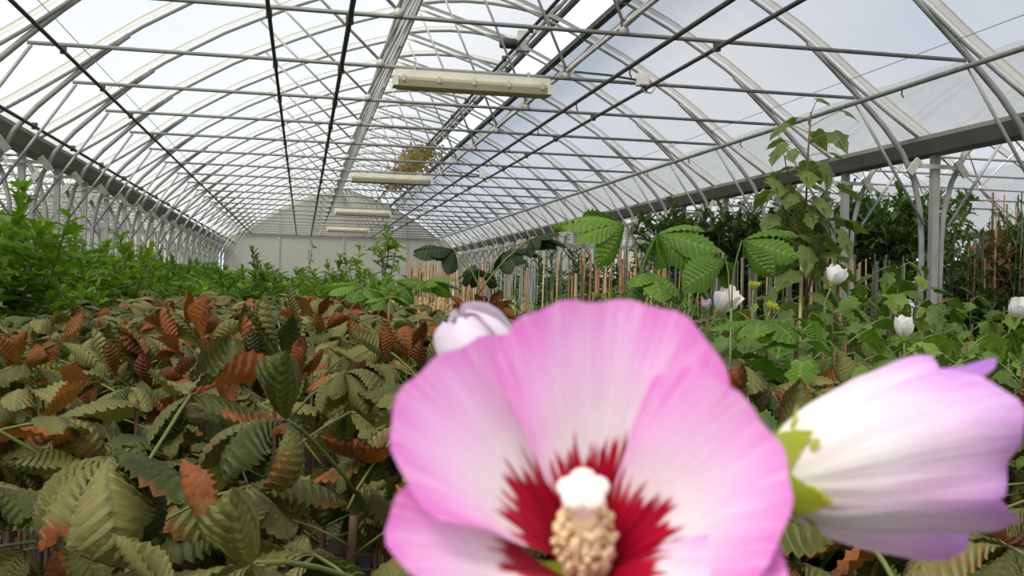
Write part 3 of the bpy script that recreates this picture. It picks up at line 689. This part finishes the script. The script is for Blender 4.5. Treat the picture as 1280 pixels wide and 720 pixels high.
for i in range(110):                                  # short pale canes just behind the chestnut bed
    d = rg.uniform(9.3, 10.2); px = rg.uniform(486, 655) if i % 3 else rg.uniform(486, 560); p = at(px, 374 + rg.uniform(-4, 10), d)
    cane(p.x, p.y, p.z, rg.choice(('pale_cane', 'pale_cane', 'tan_cane')), rg.uniform(0.9, 1.5), 'short pale cut cane standing close behind the brown leaves', 'short pale canes behind the leaf bed', rg)
SLIM = sapling_kinds(3, 'hedge_leaf', 'bark_stem', 400, nbr=4, spread=0.08, nleaf=9, leaf=(0.10, 0.018), bare=0.2)
GRASSY = sapling_kinds(3, 'oak_leaf', 'green_stem', 410, nbr=7, spread=0.16, nleaf=8, leaf=(0.13, 0.012), bare=0.1)
RUSTY = sapling_kinds(3, 'rusty_leaf', 'brown_stem', 420, nbr=5, spread=0.10, nleaf=12, leaf=(0.09, 0.022), bare=0.35)
HEDGE = sapling_kinds(4, 'hedge_leaf', 'bark_stem', 430, nbr=11, spread=0.30, nleaf=18, leaf=(0.11, 0.030), bare=0.35)
HEDGE2 = sapling_kinds(2, 'hedge_leaf', 'bark_stem', 440, nbr=12, spread=0.30, nleaf=18, leaf=(0.11, 0.030), bare=0.05)
def caned(px, py, d, mat, kinds, hf, label, group, rg, wd=1.0, pw=1.2):
    p = at(px, py, d); st, fo = rg.choice(kinds); t = thing('caned_plant', label, 'plant', (p.x, p.y, 0), rg.uniform(0, 6.28), group)
    put('cane', CANE[mat], t, Matrix.Rotation(rg.uniform(-0.03, 0.03), 4, 'Y') @ sc3(wd, wd, p.z))
    put('stem', st, t, Matrix.Translation((0.02, 0, 0)) @ sc3(pw, pw, p.z*hf)); f = put('foliage', fo, t, Matrix.Translation((0.02, 0, 0)) @ sc3(pw, pw, p.z*hf)); f['kind'] = 'stuff'
for i in range(60):                                  # tan and rust canes with grassy plants, right of the bay
    px = rg.uniform(672, 850); caned(px, 318 + rg.uniform(-12, 30), rg.uniform(8.5, 12), rg.choice(('tan_cane', 'rust_cane', 'pale_cane', 'green_cane')), rg.choice((GRASSY, GRASSY, SLIM)), rg.uniform(0.55, 0.8), 'narrow-leaved plant tied to a tan cane below the broad chestnut leaves', 'plants on tan canes', rg, 1.1, 1.3)
for i in range(110):                                 # dense dark green stakes
    px = rg.uniform(800, 1130); caned(px, 322 + rg.uniform(-10, 16), rg.uniform(8.0, 10.5), rg.choice(('green_cane', 'green_cane', 'green_cane', 'tan_cane')), SLIM, rg.uniform(0.55, 0.8), 'slim plant on a dark green stake in the dense staked block', 'plants on dark green stakes', rg, 1.1, 1.3)
for i in range(46):                                  # dark staked trees at the right
    px = rg.uniform(1190, 1330); d = rg.uniform(10.2, 12.5)
    caned(px, rg.uniform(232, 290) if px > 1240 else rg.uniform(280, 330), d, rg.choice(('tan_cane', 'rust_cane', 'green_cane', 'green_cane')), rg.choice((RUSTY, HEDGE, SLIM)), rg.uniform(0.8, 1.0), 'dark reddish-leaved young tree tied to a cane past the nearest big post', 'caned young trees past the post', rg, 1.2, 1.3)
for i in range(34):                                  # low plants under them
    px = rg.uniform(640, 900); p = at(px, 366 + rg.uniform(-6, 14), rg.uniform(6.0, 8.0)); plant('leafy_plant', rg.choice((GRASSY, SLIM)), p.x, p.y, p.z, 1.4, 'low narrow-leaved green plant in front of the tan canes', 'plant', 'low plants before the canes', rg)
for i in range(30):                                  # dark shrubs that close the view below the right-hand posts
    px = 612 + 500*(i % 15)/14 + rg.uniform(-10, 10); d = (14.5 if i < 15 else 18.0) + rg.uniform(-0.8, 0.8)
    p = at(px, 318 + rg.uniform(-8, 14) + (10 if px < 690 else 0), d)
    plant('leafy_shrub', HEDGE2, p.x, p.y, p.z, 1.5, 'dark leafy shrub in the far block behind the staked plants', 'shrub', 'dark shrubs behind the staked plants', rg)
for i in range(22):                                  # dark hedge-like trees behind the right posts
    px = 842 + 323*(i % 11)/10 + rg.uniform(-8, 8); d = 12.8 + 2.2*(i // 11) + rg.uniform(-0.5, 0.5)
    top = 262 - (px - 842)*0.10 + rg.uniform(-14, 24); p = at(px, top, d)
    plant('young_tree', HEDGE, p.x, p.y, p.z, 1.7, 'dense dark green young tree behind the posts on the hibiscus side', 'tree', 'dark young trees behind the posts', rg)

# ------------------------------------------------------------------ hibiscus bushes with lobed leaves
def vine_leaf(L, lob=1.0, bend=0.5, seed=0):
    """broad five-pointed leaf, base at the origin, tip along +x"""
    rg = random.Random(seed)
    outl = [(0.0, 0.0), (-0.10, 0.20), (0.02, 0.42), (0.18, 0.36), (0.34, 0.58), (0.44, 0.50), (0.50, 0.36), (0.66, 0.34), (0.80, 0.18), (1.0, 0.0)]
    pts = []
    for x, y in outl: pts.append((x, y*lob))
    v, uv = [], []
    def zed(x, y): return -bend*L*(max(0, x)**2)*0.9 - 0.35*L*abs(y)**1.5 + 0.05*L*math.sin(9*abs(y) + 5*x)
    mids = [(0.0, 0.0), (0.10, 0), (0.25, 0), (0.45, 0), (0.7, 0), (1.0, 0)]
    def push(x, y): v.append((x*L, y*L, zed(x, y))); uv.append((min(1, max(0, x)), 0.5 + 0.7*y)); return len(v)-1
    im = [push(x, y) for x, y in mids]; f = []
    for s in (1, -1):
        io = [push(x + rg.uniform(-0.02, 0.02), s*(y + rg.uniform(-0.02, 0.02)) if y else 0) for x, y in pts[1:-1]]
        ih = [push(x*0.55 + 0.12, s*y*0.5) for x, y in pts[1:-1]]
        ring = [im[0]] + ih + [im[5]]
        q = [(im[0], ih[0], io[0])]
        for a in range(len(io)-1): q.append((io[a], ih[a], ih[a+1], io[a+1]))
        q += [(io[-1], ih[-1], im[5]), (ih[-1], im[4], im[5]), (im[0], im[1], ih[0]), (ih[0], im[1], ih[1]), (im[1], im[2], ih[2], ih[1]), (im[2], im[3], ih[4], ih[3]), (im[2], ih[3], ih[2]), (im[3], im[4], ih[6]), (im[3], ih[6], ih[5], ih[4]), (im[4], ih[7], ih[6])]
        f += q if s > 0 else [tuple(reversed(w_)) for w_ in q]
    return v, f, uv
VL = {m_: [geo_mesh(vine_leaf(0.1, lb, bd, i), 'leaf', m_) for i, (lb, bd) in enumerate(((1.0, 0.3), (0.85, 0.7), (1.1, 0.5), (0.7, 0.4)))] for m_ in ('hibiscus_leaf', 'red_leaf', 'tall_leaf', 'fresh_leaf')}
def face_cam(p, up, jitter, rg):
    return 0
def leafy_stem_plant(t, pts, rg, nleaf, size, mat, u0=0.15, pet=0.06, upright=0.25, alt=None, dz=(-1.1, -0.05)):
    """leaves spiral up one curved stem; each leaf is an object"""
    pv = [Vector(p) for p in pts]
    for i in range(nleaf):
        u = u0 + (1-u0)*(i + rg.random()*0.6)/nleaf; q = min(len(pv)-2, int(u*(len(pv)-1))); p = pv[q].lerp(pv[q+1], u*(len(pv)-1) - q)
        a = i*2.4 + rg.uniform(-0.4, 0.4); out_ = Vector((math.cos(a), math.sin(a), rg.uniform(0.1, 0.6))).normalized()
        tip = p + out_*pet*rg.uniform(0.7, 1.4); s_ = size/0.1*rg.uniform(0.7, 1.2)*(1 - 0.35*max(0, u-0.7)/0.3)
        d = Vector((math.cos(a + rg.uniform(-0.5, 0.5)), math.sin(a), rg.uniform(*dz)))
        mt = alt if (alt and rg.random() < 0.05) else mat
        put('leaf', rg.choice(VL[mt]), t, orient(tip, d, rg.uniform(-0.4, 0.4), s_))
        put('leaf_stalk', TWIG, t, orient(p, out_, 0) @ sc3((tip-p).length/0.1, 1, 1))
TWIG = MB().tube([(0, 0, 0), (0.05, 0, 0.004), (0.1, 0, 0)], 0.0018, 4).mesh('leaf_stalk', 'green_stem')
HIBL = ['hibiscus bush with broad lobed green leaves among the white-flowered bushes', 'hibiscus bushes beside the pink flowers']
def bush(px, py, d, rg, nst=4, label=None, group=HIBL[1], size=0.115, spread=0.18, low=0.48, mat='hibiscus_leaf', nleaf=22):
    p = at(px, py, d); t = thing('hibiscus_bush', label or HIBL[0], 'bush', (p.x, p.y, 0), 0, group if not label else None)
    for s in range(nst):
        a = s*2*math.pi/nst + rg.random(); h = p.z - rg.uniform(0, 0.22)*(s > 0); sp = spread*rg.uniform(0.5, 1.2)*(0.25 if s == 0 else 1)
        pts = [(math.cos(a)*sp*q/5, math.sin(a)*sp*q/5, h*(q/5)) for q in range(6)]
        MB().tube(pts, 0.005, 5, rs=[0.007, 0.006, 0.006, 0.005, 0.004, 0.003]).build('stem', 'brown_stem', t)
        leafy_stem_plant(t, pts, rg, nleaf, size, mat, low, 0.07, alt='red_leaf' if mat == 'hibiscus_leaf' else None)
    return t
rg = random.Random(44)
for px, py, d in [(905, 405, 3.4), (965, 395, 3.0), (985, 432, 2.6), (1050, 365, 3.8), (1085, 335, 4.4), (1140, 330, 4.6), (1110, 385, 3.5), (1165, 385, 3.9), (1210, 372, 4.3), (1262, 375, 4.0), (1050, 425, 2.6), (1120, 440, 2.5), (1200, 430, 2.8), (1265, 440, 2.6), (930, 470, 2.2), (1290, 520, 1.9), (1150, 415, 3.2), (1080, 400, 3.2), (1020, 440, 2.3), (1180, 455, 2.4), (920, 435, 2.8), (1240, 420, 3.2), (1090, 460, 2.2), (960, 500, 1.9), (1010, 370, 4.6), (940, 370, 4.8), (880, 400, 4.2), (1230, 500, 2.1)]:
    bush(px, py, d, rg)
t = bush(990, 402, 2.3, rg, 3, 'hibiscus bush with a crown of large fresh-green lobed leaves', None, 0.11, 0.10, 0.72, 'fresh_leaf', 9)
# the tall staked plant
p = at(1012, 140, 4.3); t = thing('tall_hibiscus', 'tall staked plant with drooping lobed leaves rising in front of the gutter', 'plant', (p.x, p.y, 0), 0)
pts = [(0.015*math.sin(q*1.3), 0.015*math.cos(q*1.1), p.z*q/10) for q in range(11)]
MB().tube(pts, 0.008, 6, rs=[0.012 - 0.0008*q for q in range(11)]).build('stem', 'brown_stem', t)
put('cane', CANE['pale_cane'], t, Matrix.Translation((-0.025, -0.01, 0)) @ sc3(1.05, 1.05, 1.52))
rg = random.Random(52)
leafy_stem_plant(t, pts, rg, 42, 0.122, 'tall_leaf', 0.54, 0.12, dz=(-0.95, 0.0))
for a, z0 in ((0.4, 0.62), (2.4, 0.66), (3.6, 0.7)):
    b0 = p.z*z0; br_ = [(math.cos(a)*0.15*q/4, math.sin(a)*0.1*q/4, b0 + 0.45*q/4) for q in range(5)]
    MB().tube(br_, 0.004, 5, rs=[0.005, 0.005, 0.004, 0.003, 0.002]).build('branch', 'brown_stem', t); leafy_stem_plant(t, br_, rg, 8, 0.11, 'tall_leaf', 0.2, 0.08, dz=(-0.95, 0.0))

# ------------------------------------------------------------------ dried climber caught round the vent shaft
rg = random.Random(61)
for (x, y0, y1, label) in ((1.12, 22.0, 25.5, 'dry yellow-brown climber tangled round the vent shaft, the closer clump'), (1.12, 26.5, 30.0, 'dry yellow-brown climber tangled round the vent shaft, the farther clump')):
    t = thing('dried_climber', label, 'climbing plant', (x, y0, Z(3.08))); fo = MB(); st = MB()
    for s in range(6): st.tube([(rg.uniform(-0.2, 0.2), (y1-y0)*q/6, rg.uniform(-0.12, 0.12)) for q in range(7)], 0.006, 4)
    for i in range(700):
        pp = Vector((max(-0.4, min(0.4, rg.gauss(0, 0.2))), rg.uniform(0, y1-y0), rg.gauss(-0.15, 0.12))); fo.add(*xf(orient(pp, (rg.uniform(-1, 1), rg.uniform(-1, 1), rg.uniform(-1, 0.5)), rg.uniform(-2, 2), rg.uniform(0.7, 1.3)), lobed_geo(0.10, 0.03, 2)))
    st.build('twigs', 'bark_stem', t); fo.build('foliage', 'dry_leaf', t, False)['kind'] = 'stuff'

# ------------------------------------------------------------------ hibiscus flowers
def petal_mat(name, red, stops, streakcol, trans=0.14):
    m, n, l, o = newmat(name); uv = n.new('ShaderNodeUVMap'); sep = n.new('ShaderNodeSeparateXYZ'); l.new(uv.outputs[0], sep.inputs[0]); U, V = sep.outputs[0], sep.outputs[1]
    oi = n.new('ShaderNodeObjectInfo')
    cb = n.new('ShaderNodeCombineXYZ'); l.new(mathn(n, l, 'MULTIPLY', V, 16.0), cb.inputs[0]); l.new(mathn(n, l, 'MULTIPLY', U, 1.6), cb.inputs[1]); l.new(mathn(n, l, 'MULTIPLY', oi.outputs['Random'], 40.0), cb.inputs[2])
    st = noisen(n, l, 1.0, 3, cb.outputs[0])
    cb2 = n.new('ShaderNodeCombineXYZ'); l.new(mathn(n, l, 'MULTIPLY', V, 34.0), cb2.inputs[0]); l.new(mathn(n, l, 'MULTIPLY', U, 3.0), cb2.inputs[1]); l.new(mathn(n, l, 'MULTIPLY', oi.outputs['Random'], 90.0), cb2.inputs[2])
    st2 = noisen(n, l, 1.0, 2, cb2.outputs[0])
    uu = mathn(n, l, 'ADD', U, mathn(n, l, 'MULTIPLY', mathn(n, l, 'SUBTRACT', st.outputs['Fac'], 0.5), 0.22))
    vv = mathn(n, l, 'ABSOLUTE', mathn(n, l, 'SUBTRACT', mathn(n, l, 'MULTIPLY', V, 2.0), 1.0))
    uu = mathn(n, l, 'ADD', uu, mathn(n, l, 'MULTIPLY', mathn(n, l, 'POWER', vv, 3.0), 0.30))
    col = ramp(n, l, uu, stops)
    col = mixc(n, l, mathn(n, l, 'MULTIPLY', mathn(n, l, 'GREATER_THAN', st2.outputs['Fac'], 0.56), 0.22), col, streakcol)
    if red:
        lim = mathn(n, l, 'ADD', red, mathn(n, l, 'MULTIPLY', mathn(n, l, 'SUBTRACT', st2.outputs['Fac'], 0.5), 0.42))
        lim = mathn(n, l, 'SUBTRACT', lim, mathn(n, l, 'MULTIPLY', mathn(n, l, 'POWER', vv, 2.0), 0.08))
        mk = mathn(n, l, 'MULTIPLY_ADD', mathn(n, l, 'SUBTRACT', lim, U), 28.0, 0.5, clamp=True)
        col = mixc(n, l, mk, col, ramp(n, l, st.outputs['Fac'], [(0.35, (0.30, 0.0, 0.018)), (0.65, (0.55, 0.004, 0.035))]))
    p = n.new('ShaderNodeBsdfPrincipled'); l.new(col, p.inputs['Base Color']); p.inputs['Roughness'].default_value = 0.6; p.inputs['Specular IOR Level'].default_value = 0.2
    b = n.new('ShaderNodeBump'); b.inputs['Strength'].default_value = 0.35; b.inputs['Distance'].default_value = 0.0012; l.new(st2.outputs['Fac'], b.inputs['Height']); l.new(b.outputs[0], p.inputs['Normal'])
    t = n.new('ShaderNodeBsdfTranslucent'); l.new(col, t.inputs['Color'])
    mx = n.new('ShaderNodeMixShader'); mx.inputs[0].default_value = trans; l.new(p.outputs[0], mx.inputs[1]); l.new(t.outputs[0], mx.inputs[2]); l.new(mx.outputs[0], o.inputs[0])
PINK = [(0.25, (0.97, 0.90, 0.86)), (0.58, (0.96, 0.84, 0.86)), (0.82, (0.92, 0.50, 0.80)), (1.05, (0.82, 0.24, 0.64))]
petal_mat('pink_petal', 0.48, PINK, (0.95, 0.72, 0.82))
petal_mat('folded_petal', 0, [(0.1, (0.96, 0.93, 0.80)), (0.45, (0.96, 0.88, 0.88)), (0.75, (0.92, 0.66, 0.84)), (1.0, (0.68, 0.32, 0.72))], (0.88, 0.66, 0.78))
petal_mat('violet_petal', 0, [(0.1, (0.90, 0.80, 0.88)), (0.6, (0.62, 0.32, 0.70)), (1.0, (0.46, 0.16, 0.60))], (0.60, 0.34, 0.70))
petal_mat('blush_petal', 0, [(0.1, (0.96, 0.93, 0.86)), (0.6, (0.96, 0.90, 0.91)), (1.0, (0.90, 0.74, 0.88))], (0.92, 0.82, 0.88))
petal_mat('white_petal', 0, [(0.0, (0.80, 0.78, 0.52)), (0.4, (0.90, 0.88, 0.80)), (1.0, (0.92, 0.88, 0.86))], (0.85, 0.82, 0.76), 0.2)
leafy('calyx_green', [(0.34, 0.38, 0.03), (0.50, 0.50, 0.05), (0.66, 0.62, 0.12)], 0.35, 0.5)
leafy('pollen', [(0.98, 0.72, 0.34), (0.98, 0.80, 0.46), (0.98, 0.86, 0.56)], 0.12, 0.8, scale=200, spec=0.1)
simple('stigma_white', (0.95, 0.92, 0.80), (0.92, 0.85, 0.66), 0.6, 0, 200)
simple('column_cream', (0.98, 0.84, 0.54), (0.97, 0.76, 0.42), 0.6, 0, 120)

def cone_petal(L, theta, dphi, phi0, twist_off, lobe=0.26, ruffle=0.0025, nu=26, nv=22, seed=0, tipcurl=0.0, base_r=0.003, notch=0.03, wrinkle=0.0):
    """petal as a sector of a bowl round the +z axis; theta(s) is the opening angle along it"""
    rg = random.Random(seed); ph = rg.random()*6
    prof = [(base_r, 0.0)]; steps = 60
    for i in range(steps):
        s = (i + 0.5)/steps; a = theta(s); prof.append((prof[-1][0] + L/steps*math.sin(a), prof[-1][1] + L/steps*math.cos(a)))
    def P(s):
        q = min(steps-1e-6, max(0, s)*steps); i = int(q); f = q - i; a, b_ = prof[i], prof[min(steps, i+1)]; return a[0] + (b_[0]-a[0])*f, a[1] + (b_[1]-a[1])*f
    vs_, uv = [], []
    for i in range(nu + 1):
        for j in range(nv + 1):
            u = i/nu; t = 2*j/nv - 1
            ext = 1 - lobe*abs(t)**2.6 - notch*(0.5 + 0.5*math.cos(5*t + ph)) - 0.008*math.sin(17*t + ph)
            s = u*ext; r, a = P(s); th = theta(min(1, s))
            w_ = dphi*(0.42 + 0.58*min(1, s/0.42)**0.8)
            phi = phi0 + t*w_
            nrm = twist_off*t*min(1, s*1.6) + ruffle*math.sin(4*t + ph)*s*s + ruffle*0.5*math.sin(7*t + 2*ph)*s**3 + 0.006*s*s*(1 - t*t)*0.4 + wrinkle*math.sin(13*t + 3*s + ph)*math.sin(math.pi*s)
            nrm += tipcurl*max(0, s - 0.8)**2*10
            rr = r - nrm*math.cos(th); aa = a + nrm*math.sin(th)
            vs_.append((rr*math.cos(phi), rr*math.sin(phi), aa)); uv.append((s, j/nv))
    fs = [(i*(nv+1)+j, (i+1)*(nv+1)+j, (i+1)*(nv+1)+j+1, i*(nv+1)+j+1) for i in range(nu) for j in range(nv)]
    return vs_, fs, uv
def frame(c, zdir, xhint):
    z = zdir.normalized(); x = (xhint - z*xhint.dot(z)).normalized(); y = z.cross(x)
    m_ = Matrix((x, y, z)).transposed().to_4x4(); m_.translation = c; return m_
def blob(b, c, r, seg=6, rings=4, sq=(1, 1, 1)):
    v = []; f = []
    for i in range(rings + 1):
        th = math.pi*i/rings
        for k in range(seg): v.append((c[0] + sq[0]*r*math.sin(th)*math.cos(2*math.pi*k/seg), c[1] + sq[1]*r*math.sin(th)*math.sin(2*math.pi*k/seg), c[2] + sq[2]*r*math.cos(th)))
    for i in range(rings):
        for k in range(seg): f.append((i*seg+k, (i+1)*seg+k, (i+1)*seg+(k+1) % seg, i*seg+(k+1) % seg))
    b.add(v, f)
def calyx_mesh(r, L, n_=5, depth=0.55):
    """green cup with pointed sepals round the +z axis, petals sit inside"""
    b = MB(); prof = [(0.0, -0.006), (r*0.5, -0.006), (r*0.85, 0.0), (r*1.05, L*0.35)]; seg = n_*6
    v = [(q[0]*math.cos(2*math.pi*k/seg), q[0]*math.sin(2*math.pi*k/seg), q[1]) for q in prof for k in range(seg)]
    tipring = []
    for k in range(seg):
        ph = (k % 6)/6; h = 1 - abs(ph - 0.5)*2
        z = L*(0.35 + 0.65*h**1.3); rr = r*(1.05 + 0.45*h)
        tipring.append((rr*math.cos(2*math.pi*k/seg), rr*math.sin(2*math.pi*k/seg), z))
    v += tipring; f = [(i*seg+k, i*seg+(k+1) % seg, (i+1)*seg+(k+1) % seg, (i+1)*seg+k) for i in range(len(prof)) for k in range(seg)]
    return b.add(v, f, [(0.5, 0.5)]*len(v))
def cv(x, y, z): return (CR @ Vector((x, y, z))).normalized()

hp = at(830, 640, 0.36)
HB = thing('hibiscus_plant', 'hibiscus in front of everything, with an open pink red-eyed flower and a folded one', 'flowering plant', (hp.x, hp.y, 0))
INV = Matrix.Translation((-hp.x, -hp.y, 0))
# --- the open flower
c0 = at(733, 724, 0.248); ax = cv(-0.07, math.sin(0.70), math.cos(0.70)); F1 = frame(c0, ax, cv(1, 0, 0))
fl = calyx_mesh(0.008, 0.016).build('flower', 'calyx_green', HB); fl.matrix_basis = INV @ F1 @ Matrix.Translation((0, 0, -0.006)); fl['label'] = 'wide open pink flower with a dark red eye'
th_open = lambda s: math.radians(20 + 17*min(1, s/0.35) + 16*max(0, s-0.65)/0.35)
for i, deg in enumerate((77, 148, 220, 298, 7)):
    Lp = (0.0700, 0.0690, 0.0645, 0.064, 0.0655)[i]
    g = cone_petal(Lp, th_open if i != 3 else (lambda s: th_open(s) + 0.55*s), math.radians(49), math.radians(deg), 0.0062, 0.16, 0.0018, seed=70 + i)
    put('petal', geo_mesh(g, 'petal', 'pink_petal'), fl, Matrix.Translation((0, 0, 0.006)))
col_ = MB(); col_.tube([(0, 0, 0.004), (0.0004, 0.0005, 0.014), (0.0003, 0.0016, 0.026), (0, 0.003, 0.036), (0, 0.0038, 0.0405)], 0.002, 8, rs=[0.0042, 0.0046, 0.0042, 0.0022, 0.0018]); cl = col_.build('staminal_column', 'column_cream', fl)
an = MB(); rg = random.Random(8)
for i in range(230):
    z = rg.uniform(0.011, 0.0335); a = rg.random()*6.283; rr = rg.uniform(0.0046, 0.0072)*(0.72 + 0.28*math.sin((z-0.012)/0.0215*math.pi)); cy = 0.0030*(z/0.036)**1.6
    c_ = (rr*math.cos(a), cy + rr*math.sin(a), z + rg.uniform(-0.001, 0.001)); blob(an, c_, rg.uniform(0.0008, 0.0012), 6, 4)
    if i % 2 == 0: an.tube([(0, cy, z - 0.001), c_], 0.0003, 3, cap=False)
an.build('anthers', 'pollen', fl)['kind'] = 'stuff'
sg = MB()
for k in range(5):
    a = k*2*math.pi/5 + 0.3; blob(sg, (0.0030*math.cos(a), 0.0042 + 0.0026*math.sin(a), 0.0422 + 0.0004*(k % 2)), 0.0027, 10, 7, (1.15, 1.0, 0.62))
sg.tube([(0, 0.0033, 0.0345), (0, 0.0036, 0.039), (0, 0.0040, 0.042)], 0.0028, 8); sg.build('stigma', 'stigma_white', fl)
# --- the folded flower beside it
c1 = at(950, 600, 0.258); e1 = at(1225, 560, 0.262); F2 = frame(c1, (e1 - c1), cv(0, 1, 0))
f2 = calyx_mesh(0.0100, 0.0125).build('flower', 'calyx_green', HB); f2.matrix_basis = INV @ F2; f2['label'] = 'folded pale pink flower seen from the side'
def th_fold(s): return math.radians(34 - 24*min(1, s/0.45) + 6*max(0, s-0.5)/0.5 - 40*max(0, s-0.84)/0.16)
g = cone_petal(0.0640, lambda s: th_fold(min(s, 0.84)), math.radians(44), math.radians(-4), 0.002, 0.30, 0.001, seed=99, base_r=0.0065)
put('petal', geo_mesh(g, 'petal', 'violet_petal'), f2, Matrix.Translation((0, 0, 0.003)))
for i, deg in enumerate((15, 87, 159, 231, 303)):
    g = cone_petal(0.0605*(0.87, 0.97, 1.0, 0.98, 1.04)[i], th_fold, math.radians(58), math.radians(deg), 0.0068, 0.22, 0.0022, seed=90 + i, base_r=0.0075, wrinkle=0.0003)
    put('petal', geo_mesh(g, 'petal', 'folded_petal'), f2, Matrix.Translation((0, 0, 0.003)))
br_ = MB()
bract = geo_mesh(leaflet_geo(0.024, 0.0022, 8, 2, 0.7, 0.2, 0, 0, 1, 0, 1, serr=0), 'bract', 'calyx_green')
for k in range(7): put('bract', bract, f2, Matrix.Translation((0, 0, -0.004)) @ Matrix.Rotation(k*0.9, 4, 'Z') @ Matrix.Rotation(-0.95, 4, 'Y'))
for k in range(7): put('bract', bract, fl, Matrix.Translation((0, 0, -0.008)) @ Matrix.Rotation(k*0.9, 4, 'Z') @ Matrix.Rotation(-0.4, 4, 'Y'))
# --- the bud behind
c2 = at(632, 488, 0.335); e2 = at(584, 414, 0.325); F3 = frame(c2, (e2 - c2), cv(1, 0, 0))
f3 = calyx_mesh(0.0085, 0.014).build('flower', 'calyx_green', HB); f3.matrix_basis = INV @ F3; f3['label'] = 'half closed whitish flower behind the open one'
def th_bud(s): return math.radians(48 - 60*min(1, s/0.6) - 42*max(0, s-0.6)/0.4)
for i, deg in enumerate((20, 92, 164, 236, 308)):
    g = cone_petal(0.036, th_bud, math.radians(60), math.radians(deg), 0.002, 0.2, 0.0008, seed=120 + i, base_r=0.005)
    put('petal', geo_mesh(g, 'petal', 'blush_petal'), f3, Matrix.Translation((0, 0, 0.002)))
# --- stems that carry them
def local(p): return Vector(p) - Vector((hp.x, hp.y, 0))
fork = local(at(860, 800, 0.36))
MB().tube([(0, 0, 0), (0.006, 0.004, fork.z*0.5), (fork.x*0.6, fork.y*0.6, fork.z*0.85), tuple(fork)], 0.006, 7, rs=[0.010, 0.008, 0.006, 0.005]).build('stem', 'brown_stem', HB)
for cc, axd in ((c0, ax), (c1, (e1 - c1).normalized()), (c2, (e2 - c2).normalized())):
    a = local(cc) - axd*0.008; b_ = a - axd*0.03 + Vector((0, 0, -0.015))
    MB().tube([tuple(a), tuple(b_), tuple((b_ + fork)/2 + Vector((0, 0, -0.01))), tuple(fork)], 0.0022, 6, rs=[0.0024, 0.0022, 0.0024, 0.003]).build('flower_stalk', 'green_stem', HB)

# ------------------------------------------------------------------ white flowers on the bushes
def cup(px, py, d, label, dirv, size, opening, mats=('white_petal',), group=None, name='white_hibiscus'):
    c = at(px, py, d); t = thing(name, label, 'flower', (c.x, c.y, 0), 0, group)
    f = calyx_mesh(0.010*size, 0.022*size).build('flower', 'calyx_green', t); f.matrix_basis = Matrix.Translation((-c.x, -c.y, 0)) @ frame(c, CR @ Vector(dirv), CR @ Vector((1, 0.2, 0)))
    for i in range(5):
        g = cone_petal(0.062*size, lambda s: math.radians(opening - (opening*0.9)*min(1, s/0.7) - 10*max(0, s-0.7)), math.radians(54), i*1.2566, 0.004, 0.25, 0.006, 14, 12, 140 + i + int(px), base_r=0.006, wrinkle=0.0025, notch=0.08)
        put('petal', geo_mesh(g, 'petal', mats[i % len(mats)]), f, Matrix.Translation((0, 0, 0.003)))
    d_ = CR @ Vector(dirv); b_ = Vector((0, 0, c.z)) - d_.normalized()*0.05*size
    MB().tube([(0, 0, 0), (0.01, 0, c.z*0.5), tuple(b_ + Vector((0, 0, -0.06))), tuple(b_), tuple(Vector((0, 0, c.z)))], 0.003, 5, rs=[0.006, 0.005, 0.004, 0.003, 0.003]).build('stem', 'green_stem', t)
    rg = random.Random(int(px)); leafy_stem_plant(t, [(0, 0, c.z*0.6), (0.01, 0, c.z*0.8), tuple(b_ + Vector((0, 0, -0.05)))], rg, 7, 0.08, 'hibiscus_leaf', 0.2, 0.06)
cup(898, 392, 3.0, 'white and pink hibiscus flower beside a yellow-green bud among the bushes', (0.35, 0.75, 0.5), 1.5, 46, ('white_petal', 'white_petal', 'folded_petal'))
cup(884, 386, 3.05, 'small pale pink hibiscus bud next to the white and pink flower', (-0.2, 0.9, 0.3), 0.42, 40, ('folded_petal',))
cup(1040, 357, 3.6, 'white cup-shaped hibiscus flower beside the stake of the tall plant', (0.3, 0.9, 0.3), 1.25, 50)
cup(1130, 424, 3.0, 'closed white hibiscus flower above the folded pink flower', (-0.1, 1.0, 0.2), 1.15, 44)
cup(1268, 398, 3.7, 'white crumpled hibiscus flower near the reddish leaves', (0.1, 0.9, 0.5), 1.35, 52)
cup(942, 362, 3.1, 'yellow-green hibiscus bud on a short stalk', (0.1, 1.0, 0.1), 0.4, 40, ('calyx_green',))
cup(963, 388, 2.9, 'small yellow-green hibiscus bud low among leaves', (0.3, 0.9, 0.3), 0.38, 40, ('calyx_green',))
